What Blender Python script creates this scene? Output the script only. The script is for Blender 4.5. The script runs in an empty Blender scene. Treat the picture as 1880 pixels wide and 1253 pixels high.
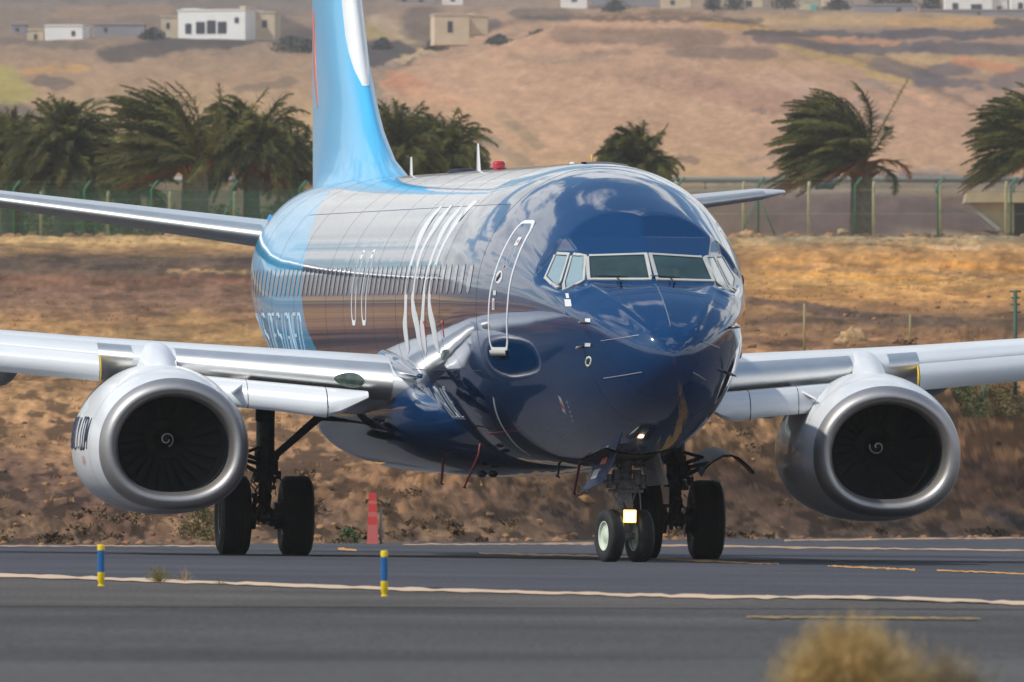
import bpy, math, random
import numpy as np

# ---------------------------------------------------------------- scene, camera, world, sun, exposure
scene = bpy.context.scene
COL = bpy.context.scene.collection
CH = 0.75                                   # camera height above the taxiway (m)
FP = 30485.0                                # focal length in pixels of the 1880 px wide photograph
HY = 924.4                                  # eye level line in the photograph
cam_data = bpy.data.cameras.new('camera')
cam = bpy.data.objects.new('camera', cam_data); COL.objects.link(cam)
cam_data.sensor_width = 36.0
cam_data.lens = FP/1880*36.0
cam_data.clip_start = 5.0
cam_data.clip_end = 40000.0
cam.location = (0, 0, CH)
cam.rotation_euler = (math.radians(90) + math.atan((HY - 626.5)/FP), 0, 0)
cam_data.dof.use_dof = True
cam_data.dof.focus_distance = 216.0
cam_data.dof.aperture_fstop = 13.5
scene.camera = cam

SUN_EL, SUN_AZ = 48.0, 243.0                # compass style: 0 = +Y (view direction), 90 = +X
world = bpy.data.worlds.new("World"); scene.world = world; world.use_nodes = True
nt = world.node_tree; nt.nodes.clear()
def wn(t, **kw):
    n = nt.nodes.new(t)
    for k, v in kw.items(): setattr(n, k, v)
    return n
out = wn('ShaderNodeOutputWorld'); bg = wn('ShaderNodeBackground')
sky = wn('ShaderNodeTexSky'); sky.sky_type = 'NISHITA'; sky.sun_disc = False
sky.sun_elevation = math.radians(SUN_EL); sky.sun_rotation = math.radians(SUN_AZ)
sky.air_density = 1.0; sky.dust_density = 0.6; sky.ozone_density = 1.2
tc = wn('ShaderNodeTexCoord'); sep = wn('ShaderNodeSeparateXYZ'); nt.links.new(tc.outputs['Generated'], sep.inputs[0])
def wmath(op, a, b=None, clamp=False):
    n = wn('ShaderNodeMath', operation=op, use_clamp=clamp)
    for i, v in enumerate((a, b)):
        if v is None: continue
        if isinstance(v, (int, float)): n.inputs[i].default_value = v
        else: nt.links.new(v, n.inputs[i])
    return n.outputs[0]
den = wmath('ADD', wmath('MAXIMUM', sep.outputs['Z'], 0.0), 0.16)
px_ = wmath('DIVIDE', sep.outputs['X'], den); py_ = wmath('DIVIDE', sep.outputs['Y'], den)
cmb = wn('ShaderNodeCombineXYZ'); nt.links.new(px_, cmb.inputs[0]); nt.links.new(py_, cmb.inputs[1])
n1 = wn('ShaderNodeTexNoise'); n1.inputs['Scale'].default_value = 1.75; n1.inputs['Detail'].default_value = 9; n1.inputs['Roughness'].default_value = 0.58
n1.inputs['Distortion'].default_value = 0.35
nt.links.new(cmb.outputs[0], n1.inputs['Vector'])
low = wmath('MULTIPLY', wmath('SUBTRACT', 0.55, sep.outputs['Z'], True), 0.30)      # more cloud towards the horizon
dens = wmath('ADD', n1.outputs['Fac'], low)
ramp = wn('ShaderNodeMapRange'); nt.links.new(dens, ramp.inputs['Value'])
ramp.inputs['From Min'].default_value = 0.54; ramp.inputs['From Max'].default_value = 0.60
shade = wn('ShaderNodeMapRange'); nt.links.new(dens, shade.inputs['Value'])
shade.inputs['From Min'].default_value = 0.60; shade.inputs['From Max'].default_value = 0.82
shade.inputs['To Min'].default_value = 0.0; shade.inputs['To Max'].default_value = 1.0
ccol = wn('ShaderNodeMix', data_type='RGBA'); nt.links.new(shade.outputs[0], ccol.inputs[0])
SKY_S = 0.128
ccol.inputs[6].default_value = (9.6, 9.6, 9.4, 1); ccol.inputs[7].default_value = (3.3, 3.45, 3.7, 1)
mx = wn('ShaderNodeMix', data_type='RGBA')
nt.links.new(ramp.outputs[0], mx.inputs[0]); tint = wn('ShaderNodeMix', data_type='RGBA', blend_type='MULTIPLY'); tint.inputs[0].default_value = 1.; tint.inputs[7].default_value = (.74, .96, 1.04, 1); nt.links.new(sky.outputs[0], tint.inputs[6]); nt.links.new(tint.outputs[2], mx.inputs[6]); nt.links.new(ccol.outputs[2], mx.inputs[7])
nt.links.new(mx.outputs[2], bg.inputs[0]); bg.inputs[1].default_value = SKY_S
nt.links.new(bg.outputs[0], out.inputs[0])

sun_d = bpy.data.lights.new('sun', 'SUN'); sun_d.energy = 3.2; sun_d.angle = math.radians(0.53); sun_d.color = (1.0, 0.945, 0.85)
sun = bpy.data.objects.new('sun', sun_d); COL.objects.link(sun)
_e, _a = math.radians(SUN_EL), math.radians(SUN_AZ)
_dir = (math.sin(_a)*math.cos(_e), math.cos(_a)*math.cos(_e), math.sin(_e))      # towards the sun
from mathutils import Vector, Matrix
sun.rotation_euler = Vector(_dir).to_track_quat('Z', 'Y').to_euler()
scene.view_settings.view_transform = 'Standard'; scene.view_settings.look = 'None'
scene.view_settings.exposure = 0.0; scene.view_settings.gamma = 1.0
scene.cycles.max_bounces = 6; scene.cycles.glossy_bounces = 4; scene.cycles.volume_bounces = 0
scene.cycles.sample_clamp_indirect = 6.0

# ---------------------------------------------------------------- helpers
def lin(c):
    if isinstance(c, str): c = [int(c[i:i+2], 16) for i in (0, 2, 4)]
    return tuple((v/255/12.92 if v/255 <= .04045 else ((v/255 + .055)/1.055)**2.4) for v in c)

MATS = {}
def mat(name, col, rough=.5, metal=0., coat=0., spec=.5, var=0., vscale=5., bump=0., bscale=20., emit=None, es=0., stretch=None, alpha=1., coat_ior=1.5):
    if name in MATS: return MATS[name]
    m = bpy.data.materials.new(name); m.use_nodes = True; t = m.node_tree; b = t.nodes['Principled BSDF']
    b.inputs['Base Color'].default_value = (*col, 1); b.inputs['Roughness'].default_value = rough
    b.inputs['Metallic'].default_value = metal; b.inputs['Coat Weight'].default_value = coat
    b.inputs['Coat Roughness'].default_value = .02; b.inputs['Coat IOR'].default_value = coat_ior; b.inputs['Specular IOR Level'].default_value = spec
    b.inputs['Alpha'].default_value = alpha
    if emit: b.inputs['Emission Color'].default_value = (*emit, 1); b.inputs['Emission Strength'].default_value = es
    if var or bump:
        tcn = t.nodes.new('ShaderNodeTexCoord'); src = tcn.outputs['Object']
        if stretch:
            mp = t.nodes.new('ShaderNodeMapping'); mp.inputs['Scale'].default_value = stretch
            t.links.new(src, mp.inputs[0]); src = mp.outputs[0]
        if var:
            n = t.nodes.new('ShaderNodeTexNoise'); n.inputs['Scale'].default_value = vscale; n.inputs['Detail'].default_value = 6
            t.links.new(src, n.inputs['Vector'])
            r = t.nodes.new('ShaderNodeMapRange'); r.inputs['From Min'].default_value = .3; r.inputs['From Max'].default_value = .7
            r.inputs['To Min'].default_value = 1 - var; r.inputs['To Max'].default_value = 1 + var
            t.links.new(n.outputs['Fac'], r.inputs['Value'])
            mm = t.nodes.new('ShaderNodeVectorMath'); mm.operation = 'SCALE'; mm.inputs[0].default_value = col
            t.links.new(r.outputs[0], mm.inputs['Scale']); t.links.new(mm.outputs[0], b.inputs['Base Color'])
        if bump:
            n = t.nodes.new('ShaderNodeTexNoise'); n.inputs['Scale'].default_value = bscale; n.inputs['Detail'].default_value = 3
            t.links.new(src, n.inputs['Vector'])
            bp = t.nodes.new('ShaderNodeBump'); bp.inputs['Strength'].default_value = 1.0; bp.inputs['Distance'].default_value = bump
            t.links.new(n.outputs['Fac'], bp.inputs['Height']); t.links.new(bp.outputs[0], b.inputs['Normal'])
            t.links.new(bp.outputs[0], b.inputs['Coat Normal'])
    MATS[name] = m; return m

class MB:
    """collects vertices and faces of one mesh"""
    def __init__(self): self.v = []; self.f = []; self.mi = []; self.cur = 0
    def add(self, vs, fs):
        o = len(self.v); self.v += [tuple(map(float, p)) for p in vs]
        self.f += [tuple(int(i) + o for i in f) for f in fs]; self.mi += [self.cur]*len(fs)
        return self
    def box(self, c, size, rot=None, bev=0.):
        sx, sy, sz = [d/2 for d in size]; b = min(bev, .45*min(size)) if bev else 0
        P = []
        if b:
            for z in (-sz, -sz + b, sz - b, sz):
                k = b if abs(z) == sz else 0
                for (x, y) in ((-sx+b,-sy),(sx-b,-sy),(sx,-sy+b),(sx,sy-b),(sx-b,sy),(-sx+b,sy),(-sx,sy-b),(-sx,-sy+b)):
                    P.append((max(-sx+k, min(sx-k, x)), max(-sy+k, min(sy-k, y)), z))
            fs = [tuple(range(7, -1, -1)), tuple(range(24, 32))]
            for r in range(3):
                for i in range(8): j = (i+1) % 8; fs.append((r*8+i, r*8+j, r*8+8+j, r*8+8+i))
        else:
            P = [(x, y, z) for z in (-sz, sz) for y in (-sy, sy) for x in (-sx, sx)]
            fs = [(0,2,3,1), (4,5,7,6), (0,1,5,4), (2,6,7,3), (0,4,6,2), (1,3,7,5)]
        P = np.array(P)
        if rot is not None: P = P @ np.array(rot.to_3x3()).T
        return self.add(P + np.array(c), fs)
    def grid(self, G, closed_u=False, closed_v=False, flip=False):
        """G: (nu, nv, 3)"""
        G = np.asarray(G, float); nu, nv = G.shape[:2]; fs = []
        for i in range(nu - (0 if closed_u else 1)):
            i2 = (i+1) % nu
            for j in range(nv - (0 if closed_v else 1)):
                j2 = (j+1) % nv
                q = (i*nv+j, i2*nv+j, i2*nv+j2, i*nv+j2); fs.append(q[::-1] if flip else q)
        return self.add(G.reshape(-1, 3), fs)
    def loft(self, rings, cap=True, flip=False):
        G = np.asarray(rings, float); self.grid(G, closed_v=True, flip=flip); nv = G.shape[1]; o = len(self.v) - G.shape[0]*nv
        if cap:
            a = tuple(range(o, o+nv)); b = tuple(range(o + (G.shape[0]-1)*nv, o + G.shape[0]*nv))
            self.f += [a if not flip else a[::-1], b[::-1] if not flip else b]; self.mi += [self.cur]*2
        return self
    def tube(self, pts, rad, n=10, cap=True):
        pts = [np.array(p, float) for p in pts]
        if not hasattr(rad, '__len__'): rad = [rad]*len(pts)
        rings = []; ref = None
        for i, p in enumerate(pts):
            t = pts[min(i+1, len(pts)-1)] - pts[max(i-1, 0)]; t = t/(np.linalg.norm(t) + 1e-12)
            if ref is None: ref = np.array([0, 0, 1.]) if abs(t[2]) < .9 else np.array([1., 0, 0])
            a = np.cross(t, ref); a /= np.linalg.norm(a); b = np.cross(t, a); ref = -b if False else ref
            rings.append([p + rad[i]*(a*math.cos(2*math.pi*k/n) + b*math.sin(2*math.pi*k/n)) for k in range(n)])
        return self.loft(rings, cap, flip=True)
    def revolve(self, prof_, origin, axis='y', n=32, ang=None):
        """prof_: list of (along, radius) -> surface of revolution about the given axis"""
        G = []
        for a, r in prof_:
            ring = []
            for k in range(n):
                c, s_ = math.cos(2*math.pi*k/n)*r, math.sin(2*math.pi*k/n)*r
                ring.append({'y': (c, a, s_), 'x': (a, c, s_), 'z': (c, s_, a)}[axis])
            G.append(ring)
        G = np.array(G) + np.array(origin)
        return self.loft(G, cap=False, flip=(axis == 'y'))
    def build(self, name, m, parent=None, smooth=True, sharp=None):
        me = bpy.data.meshes.new(name); me.from_pydata(self.v, [], self.f); 
        ms = m if isinstance(m, (list, tuple)) else [m]
        for q in ms: me.materials.append(q)
        if len(ms) > 1: me.polygons.foreach_set('material_index', self.mi)
        me.polygons.foreach_set('use_smooth', [smooth]*len(me.polygons))
        if smooth and sharp:
            me.update(); me.set_sharp_from_angle(angle=math.radians(sharp))
        me.update()
        o = bpy.data.objects.new(name, me); COL.objects.link(o)
        if parent: o.parent = parent
        return o

def tag(o, label, cat, group=None):
    o['label'] = label; o['category'] = cat
    if group: o['group'] = group
    return o
def empty(name, loc=(0, 0, 0), rz=0.):
    o = bpy.data.objects.new(name, None); COL.objects.link(o); o.location = loc; o.rotation_euler = (0, 0, rz)
    o.empty_display_size = .2; return o
def kind(o, k='structure'): o['kind'] = k; return o

def at(px, py, d):
    """the world point at distance d that stands where the photograph shows pixel (px, py)"""
    return ((px - 940)/FP*d, d, CH + (HY - py)/FP*d)
SLOPE = 0.0102                               # the taxiway falls gently to the right
def ground_at(px, py):
    """point of the sloping taxiway plane under a pixel"""
    dx = (px - 940)/FP; dz = (HY - py)/FP; d = -CH/(dz + SLOPE*dx)
    return (dx*d, d, CH + dz*d)
# ---------------------------------------------------------------- airliner body surface
def pchip(xs, ys):
    xs = np.array(xs, float); ys = np.array(ys, float)
    h = np.diff(xs); d = np.diff(ys) / h
    m = np.zeros(len(xs)); m[0] = d[0]; m[-1] = d[-1]
    for i in range(1, len(xs) - 1):
        if d[i-1] * d[i] > 0:
            w1 = 2*h[i] + h[i-1]; w2 = h[i] + 2*h[i-1]
            m[i] = (w1 + w2) / (w1/d[i-1] + w2/d[i])
    def f(x):
        x = np.clip(x, xs[0], xs[-1]); i = np.clip(np.searchsorted(xs, x, side='right') - 1, 0, len(xs) - 2)
        t = (x - xs[i]) / h[i]
        return ((2*t**3 - 3*t**2 + 1)*ys[i] + (t**3 - 2*t**2 + t)*h[i]*m[i]
                + (-2*t**3 + 3*t**2)*ys[i+1] + (t**3 - t**2)*h[i]*m[i+1])
    return f

def prof(pairs):
    g = pchip([math.sqrt(a) for a, b in pairs], [b for a, b in pairs])
    return lambda s: g(np.sqrt(np.maximum(s, 0)))

TOP = prof([(0,2.66),(.03,2.79),(.1,2.90),(.3,3.06),(.6,3.22),(1,3.39),(1.5,3.55),(1.75,3.64),(2,3.83),(2.4,4.10),(2.85,4.325),(3.4,4.555),(4,4.75),(5,5.0),(6,5.13),(7.2,5.18),(9,5.19),(30,5.19),(33,5.17),(36,5.06),(38,4.85)])
BOT = prof([(0,2.66),(.03,2.52),(.1,2.40),(.3,2.2),(.6,2.02),(1,1.86),(1.5,1.71),(2,1.59),(3,1.42),(4,1.32),(5,1.25),(6.5,1.20),(24,1.20),(26,1.3),(29,1.72),(33,2.6),(36,3.45),(38,4.2)])
HW = prof([(0,.0),(.03,.14),(.1,.26),(.3,.455),(.6,.65),(1,.845),(1.5,1.02),(2,1.155),(3,1.35),(4,1.50),(5,1.635),(6,1.75),(7,1.83),(8,1.87),(9,1.885),(27,1.885),(28.5,1.87),(30,1.81),(31.3,1.71),(34,1.30),(36.5,.8),(38,.3)])
ZC = prof([(0,2.66),(.1,2.70),(.5,2.84),(1,3.0),(1.5,3.12),(2.5,3.24),(4,3.31),(6,3.33),(26,3.33),(33,3.9),(38,4.5)])

def _plane(a, b, c):
    a, b, c = map(np.array, (a, b, c)); n = np.cross(b - a, c - a).astype(float); n /= np.linalg.norm(n)
    if n[2] < 0: n = -n
    return n, float(n @ a)
PL = [_plane((0,1.75,3.62),(0,2.40,3.97),(.8,2.08,3.62)), _plane((.8,2.08,3.62),(.75,2.56,3.97),(1.19,3.15,3.76))]
PL += [(n*np.array([-1,1,1]), d) for n, d in PL]

def smin(a, b, k):
    h = np.clip(.5 + .5*(b - a)/k, 0, 1)
    return b*(1-h) + a*h - k*h*(1-h)

def fr(s, phi):
    s = np.asarray(s, float); c = np.cos(phi); d = np.sin(phi)
    zc = ZC(s); a = np.maximum(HW(s), 1e-4); b = np.maximum(np.where(d >= 0, TOP(s) - zc, zc - BOT(s)), 1e-4)
    n = 2.06
    r = (np.abs(c/a)**n + np.abs(d/b)**n)**(-1/n)
    for ip, (nn, dd) in enumerate(PL):
        den = nn[0]*c + nn[2]*d; num = dd - nn[1]*s - nn[2]*zc
        rp = np.where((den > 1e-3) & (num > 0), num/np.maximum(den, 1e-3), 9.)
        hp = zc + rp*d
        rp = rp + .9*np.maximum(0, 3.575 - hp) + .5*np.maximum(0, hp - 4.20) + 6*np.maximum(0, 1.5 - s) + (2.*np.maximum(0, s - 4.2) if ip % 2 == 0 else 1.2*np.maximum(0, s - 3.30) + .25*np.maximum(0, hp - 4.0))
        k = .018
        r = np.where(rp < r + k, smin(r, rp, k), r)
    lr = .54*np.sqrt(np.maximum(s, 0)); w = np.clip(s/.35, 0, 1)*np.clip((2.25 - s)/.35, 0, 1)*np.clip(d/.25, 0, 1)
    r = r + w*(.030*np.exp(-((np.abs(r*c) - lr)/.062)**2) - .018*np.exp(-((np.abs(r*c) - lr*.45)/(.30*lr + .05))**2))
    return r

def fp(s, phi):
    r = fr(s, phi); return np.stack([r*np.cos(phi), np.asarray(s, float) + 0*r, ZC(s) + r*np.sin(phi)], -1)

def F(p):
    dz = p[..., 2] - ZC(p[..., 1]); return np.hypot(p[..., 0], dz) - fr(p[..., 1], np.arctan2(dz, p[..., 0]))

def fnorm(p):
    e = 4e-3; g = np.stack([F(p + np.eye(3)[i]*e) - F(p - np.eye(3)[i]*e) for i in range(3)], -1)
    return g/np.linalg.norm(g, axis=-1, keepdims=True)

def side_pt(s, h, side=-1):
    s = np.atleast_1d(np.asarray(s, float)); h = np.atleast_1d(np.asarray(h, float)) + 0*s; s = s + 0*h
    lo = np.zeros_like(s); hi = np.full_like(s, 2.4)
    for _ in range(30):
        m = (lo + hi)/2; v = F(np.stack([side*m, s, h], -1)); lo = np.where(v < 0, m, lo); hi = np.where(v < 0, hi, m)
    return np.stack([side*lo, s, h], -1)

def front_pt(l, h, s1=7.):
    l = np.atleast_1d(np.asarray(l, float)); h = np.atleast_1d(np.asarray(h, float)) + 0*l; l = l + 0*h
    lo = np.full_like(l, .005); hi = np.full_like(l, s1)       # outside at lo, inside at hi
    for _ in range(34):
        m = (lo + hi)/2; v = F(np.stack([l, m, h], -1)); lo = np.where(v > 0, m, lo); hi = np.where(v > 0, hi, m)
    return np.stack([l, hi, h], -1)
# ---------------------------------------------------------------- value noise for terrain shapes
_rs = np.random.RandomState(7); _T = _rs.rand(256, 256)
def vnoise(x, y):
    xi = np.floor(x).astype(int); yi = np.floor(y).astype(int); fx = x - xi; fy = y - yi; fx = fx*fx*(3-2*fx); fy = fy*fy*(3-2*fy)
    a = _T[xi % 256, yi % 256]; b_ = _T[(xi+1) % 256, yi % 256]; c = _T[xi % 256, (yi+1) % 256]; d = _T[(xi+1) % 256, (yi+1) % 256]
    return (a*(1-fx) + b_*fx)*(1-fy) + (c*(1-fx) + d*fx)*fy
def fbm(x, y, o=4, g=.5):
    s = 0; a = 1; n = 0
    for i in range(o): s = s + a*vnoise(x*2**i + 17.3*i, y*2**i + 9.1*i); n += a; a *= g
    return s/n - .5
def sstep(a, b_, x): t = np.clip((x-a)/(b_-a), 0, 1); return t*t*(3-2*t)

EX = [-200, -40, -14, -8.3, -2.6, 4.36, 13.8, 30, 200]; EY = [250, 252, 258, 269, 300, 369, 448, 475, 520]
def edge_y(x): return np.interp(x, EX, EY)
_zr = pchip([230, 300, 340, 400, 500, 600, 700, 752, 766, 800, 822, 858, 872, 900, 1000, 1050, 1300, 1700, 2100, 2400, 2800, 3400, 6500],
            [0, .35, 1.5, 3.0, 6.5, 9.4, 12.0, 12.75, 13.0, 13.0, 13.3, 17.0, 17.0, 16.4, 18.2, 20.4, 27.2, 42., 57., 69.6, 85.5, 112, 420])
def terrain_z(x, y):
    base = -SLOPE*np.clip(x, -60, 60)*(1 - sstep(300, 700, y)) - .03
    e = y - edge_y(x); k = sstep(0, 22, e)
    w = k*sstep(-10, 60, e)
    z = base + k*np.maximum(_zr(y), .0)
    side = sstep(60, 400, np.abs(x)/np.maximum(y, 200)*1000)
    z = z + k*(1-sstep(22, 60, e))*(.5*fbm(x*.35, y*.08, 3) + .30*fbm(x*1.5 + 5, y*.45, 4)*2 + .16*fbm(x*4.5, y*1.5, 3)*2) + k*(1-sstep(730, 760, y))*.10*fbm(x*1.1, y*.12, 4)*2
    z = z + sstep(560, 600, y)*(1 - sstep(735, 755, y))*.12*fbm(x*.5, y*.06, 4)*2
    z = z - .8*np.exp(-((y - (590 + 2.0*np.clip(x, -14, 14)))/14.)**2)                 # ditch across the slope
    sx = np.where(x < 15, 20., 27.); mound = 8.6*np.exp(-((x-15)/sx)**2 - ((y-1830)/np.where(y < 1830, 330., 130.))**2)
    far = sstep(1150, 1500, y)
    z = z + mound*far + far*(1.6*fbm(x*.035 + 3, y*.0045, 4)*2*sstep(1900, 2300, y) + .5*fbm(x*.12, y*.012, 4)*2)
    z = z - 1.8*sstep(820, 860, y)*(1 - sstep(900, 960, y))*np.exp(-((x-26)/4.)**2)
    return z

# colour of the land cover by place, shade of the scarps painted in
def cols(s): return np.array([lin(t) for t in s.split()])
KN = np.array([0, 20, 40, 60, 75, 88, 110, 150, 200, 260, 300, 330, 338, 350, 362, 428, 436, 445, 460, 475, 495, 520, 545, 560, 590, 610, 640, 700, 740, 760, 780, 850, 900, 950, 1000, 1300])
def ct(t): return np.array([lin(tuple(int(v) for v in q.split(','))) for q in t.split()])
CL = ct('125,118,118 130,118,114 135,120,112 140,124,114 148,128,115 152,132,116 165,140,118 170,143,118 182,155,122 190,165,128 190,165,130 150,130,100 120,105,80 120,105,80 115,98,75 120,100,75 190,155,105 203,163,108 165,126,84 98,80,64 105,84,66 130,96,74 132,98,76 138,104,78 158,118,80 165,128,84 165,128,84 160,120,80 165,125,84 165,124,84 160,120,82 140,104,74 116,86,62 104,80,60 118,92,70 90,85,80')
CM = ct('150,134,124 165,140,122 186,154,130 186,154,130 182,152,130 178,150,130 174,148,128 180,153,132 190,160,135 196,164,132 192,160,124 185,155,122 150,135,115 130,115,100 110,92,76 115,94,72 185,152,108 195,155,104 170,128,84 130,98,70 150,112,76 170,124,80 170,122,80 150,112,76 140,104,72 150,112,76 160,120,82 175,130,88 170,128,86 168,126,86 164,122,82 158,116,78 132,98,70 140,106,76 128,100,76 90,85,80')
CR = ct('145,132,125 150,132,118 190,160,118 128,114,112 170,138,116 135,120,114 188,158,116 170,142,124 186,152,132 190,158,134 188,156,128 176,146,122 124,114,108 150,136,116 112,90,84 104,84,78 168,150,116 172,140,98 186,138,84 188,136,78 208,152,88 198,148,86 196,142,82 176,128,80 104,82,62 150,110,74 148,108,74 186,134,84 168,126,84 140,110,76 180,132,88 174,124,82 122,88,64 150,112,80 124,96,74 90,85,80')
FEAT = [  # (x0, y0, x1, y1, radius across, colour, strength): scrub, lava walls, tracks, bright soil, and painted shade of hills and scarps
 (215,100,300,85,17,'625a5c',.85),(300,80,420,78,13,'625a5c',.85),(420,78,500,66,11,'625a5c',.85),(80,150,110,155,12,'6e6466',.7),(20,205,30,215,22,'77706c',.8),  # the leading entries paint a band of hill shadow
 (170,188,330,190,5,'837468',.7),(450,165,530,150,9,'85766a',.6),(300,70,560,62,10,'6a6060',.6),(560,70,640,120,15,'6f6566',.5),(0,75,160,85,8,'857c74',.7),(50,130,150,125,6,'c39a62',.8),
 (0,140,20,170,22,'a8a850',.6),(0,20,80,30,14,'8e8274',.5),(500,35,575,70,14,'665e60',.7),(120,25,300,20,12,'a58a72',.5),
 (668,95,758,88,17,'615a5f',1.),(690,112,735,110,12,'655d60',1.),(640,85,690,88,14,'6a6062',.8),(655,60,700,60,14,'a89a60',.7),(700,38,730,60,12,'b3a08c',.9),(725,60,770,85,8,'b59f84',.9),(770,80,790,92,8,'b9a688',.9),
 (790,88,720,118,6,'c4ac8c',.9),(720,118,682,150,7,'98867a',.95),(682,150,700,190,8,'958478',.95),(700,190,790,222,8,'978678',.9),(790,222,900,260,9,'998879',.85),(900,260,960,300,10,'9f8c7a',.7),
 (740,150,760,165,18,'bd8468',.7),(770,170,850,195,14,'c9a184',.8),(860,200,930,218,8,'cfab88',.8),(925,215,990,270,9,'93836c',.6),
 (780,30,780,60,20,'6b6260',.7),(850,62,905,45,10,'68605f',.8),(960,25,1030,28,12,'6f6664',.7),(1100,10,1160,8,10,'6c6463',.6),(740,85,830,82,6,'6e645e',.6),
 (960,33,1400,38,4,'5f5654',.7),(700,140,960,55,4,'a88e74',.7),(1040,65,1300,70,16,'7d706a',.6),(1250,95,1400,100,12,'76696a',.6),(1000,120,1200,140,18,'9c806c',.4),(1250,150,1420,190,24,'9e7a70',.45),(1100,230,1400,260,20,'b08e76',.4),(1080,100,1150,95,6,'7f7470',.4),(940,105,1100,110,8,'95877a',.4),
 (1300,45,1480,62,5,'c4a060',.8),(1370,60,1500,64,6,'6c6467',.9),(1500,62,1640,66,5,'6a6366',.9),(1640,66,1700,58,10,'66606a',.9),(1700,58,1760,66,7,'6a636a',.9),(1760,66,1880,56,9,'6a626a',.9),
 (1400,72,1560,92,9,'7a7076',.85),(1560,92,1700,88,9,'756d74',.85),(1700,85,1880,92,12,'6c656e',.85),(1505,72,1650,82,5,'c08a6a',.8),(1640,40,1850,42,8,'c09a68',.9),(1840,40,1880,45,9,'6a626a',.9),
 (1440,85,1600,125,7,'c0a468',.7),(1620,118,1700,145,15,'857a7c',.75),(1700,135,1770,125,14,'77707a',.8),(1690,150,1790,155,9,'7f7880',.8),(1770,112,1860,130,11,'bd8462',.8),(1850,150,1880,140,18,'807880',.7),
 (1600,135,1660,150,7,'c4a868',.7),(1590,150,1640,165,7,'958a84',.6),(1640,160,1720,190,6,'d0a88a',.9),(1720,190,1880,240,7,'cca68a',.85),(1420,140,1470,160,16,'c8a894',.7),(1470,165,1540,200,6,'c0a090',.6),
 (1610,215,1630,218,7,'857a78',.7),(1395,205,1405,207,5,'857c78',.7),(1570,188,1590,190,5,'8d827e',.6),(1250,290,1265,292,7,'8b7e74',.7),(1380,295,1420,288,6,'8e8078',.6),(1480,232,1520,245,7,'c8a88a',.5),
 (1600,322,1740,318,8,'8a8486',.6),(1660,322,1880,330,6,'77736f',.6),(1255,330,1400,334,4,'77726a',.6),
 (1380,552,1480,565,7,'6f5646',.9),(1480,565,1600,585,11,'664f40',.95),(1600,585,1760,592,11,'66503f',.95),(1760,592,1880,604,9,'6c543f',.9),(1370,625,1500,632,6,'6a4c3c',.7),(1380,590,1480,600,5,'8a6448',.7),  # the dark chain to the right edge is painted scarp shade
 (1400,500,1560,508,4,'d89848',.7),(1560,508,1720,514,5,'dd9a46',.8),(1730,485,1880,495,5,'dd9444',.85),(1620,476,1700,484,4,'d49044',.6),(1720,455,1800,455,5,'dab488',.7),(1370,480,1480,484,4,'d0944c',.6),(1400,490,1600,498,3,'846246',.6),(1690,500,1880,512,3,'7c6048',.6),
 (0,478,120,478,9,'5c4a3c',.8),(120,482,330,486,10,'5f4c3e',.8),(330,486,480,492,8,'66503f',.8),(300,497,480,500,3,'c49c64',.6),(0,455,60,470,7,'6c5440',.6),(0,512,300,515,8,'8c6048',.5),(300,512,480,518,4,'965c48',.5),  # dark band from the left edge: scarp shadow painted on the slope
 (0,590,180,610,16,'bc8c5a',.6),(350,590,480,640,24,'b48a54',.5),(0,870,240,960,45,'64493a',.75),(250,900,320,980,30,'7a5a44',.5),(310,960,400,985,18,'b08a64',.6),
 (600,880,760,960,25,'96704e',.3),(800,900,1080,980,20,'7c5c46',.4),(1020,950,1080,980,16,'584438',.7),(1360,880,1460,960,26,'765846',.5),(1680,850,1880,870,22,'5e4438',.75),(1560,960,1880,975,14,'5c463a',.5),(1830,940,1880,960,14,'534846',.8),(1750,800,1880,830,14,'bc8a5c',.6),(1380,800,1450,870,20,'a87f56',.5)]
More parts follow.
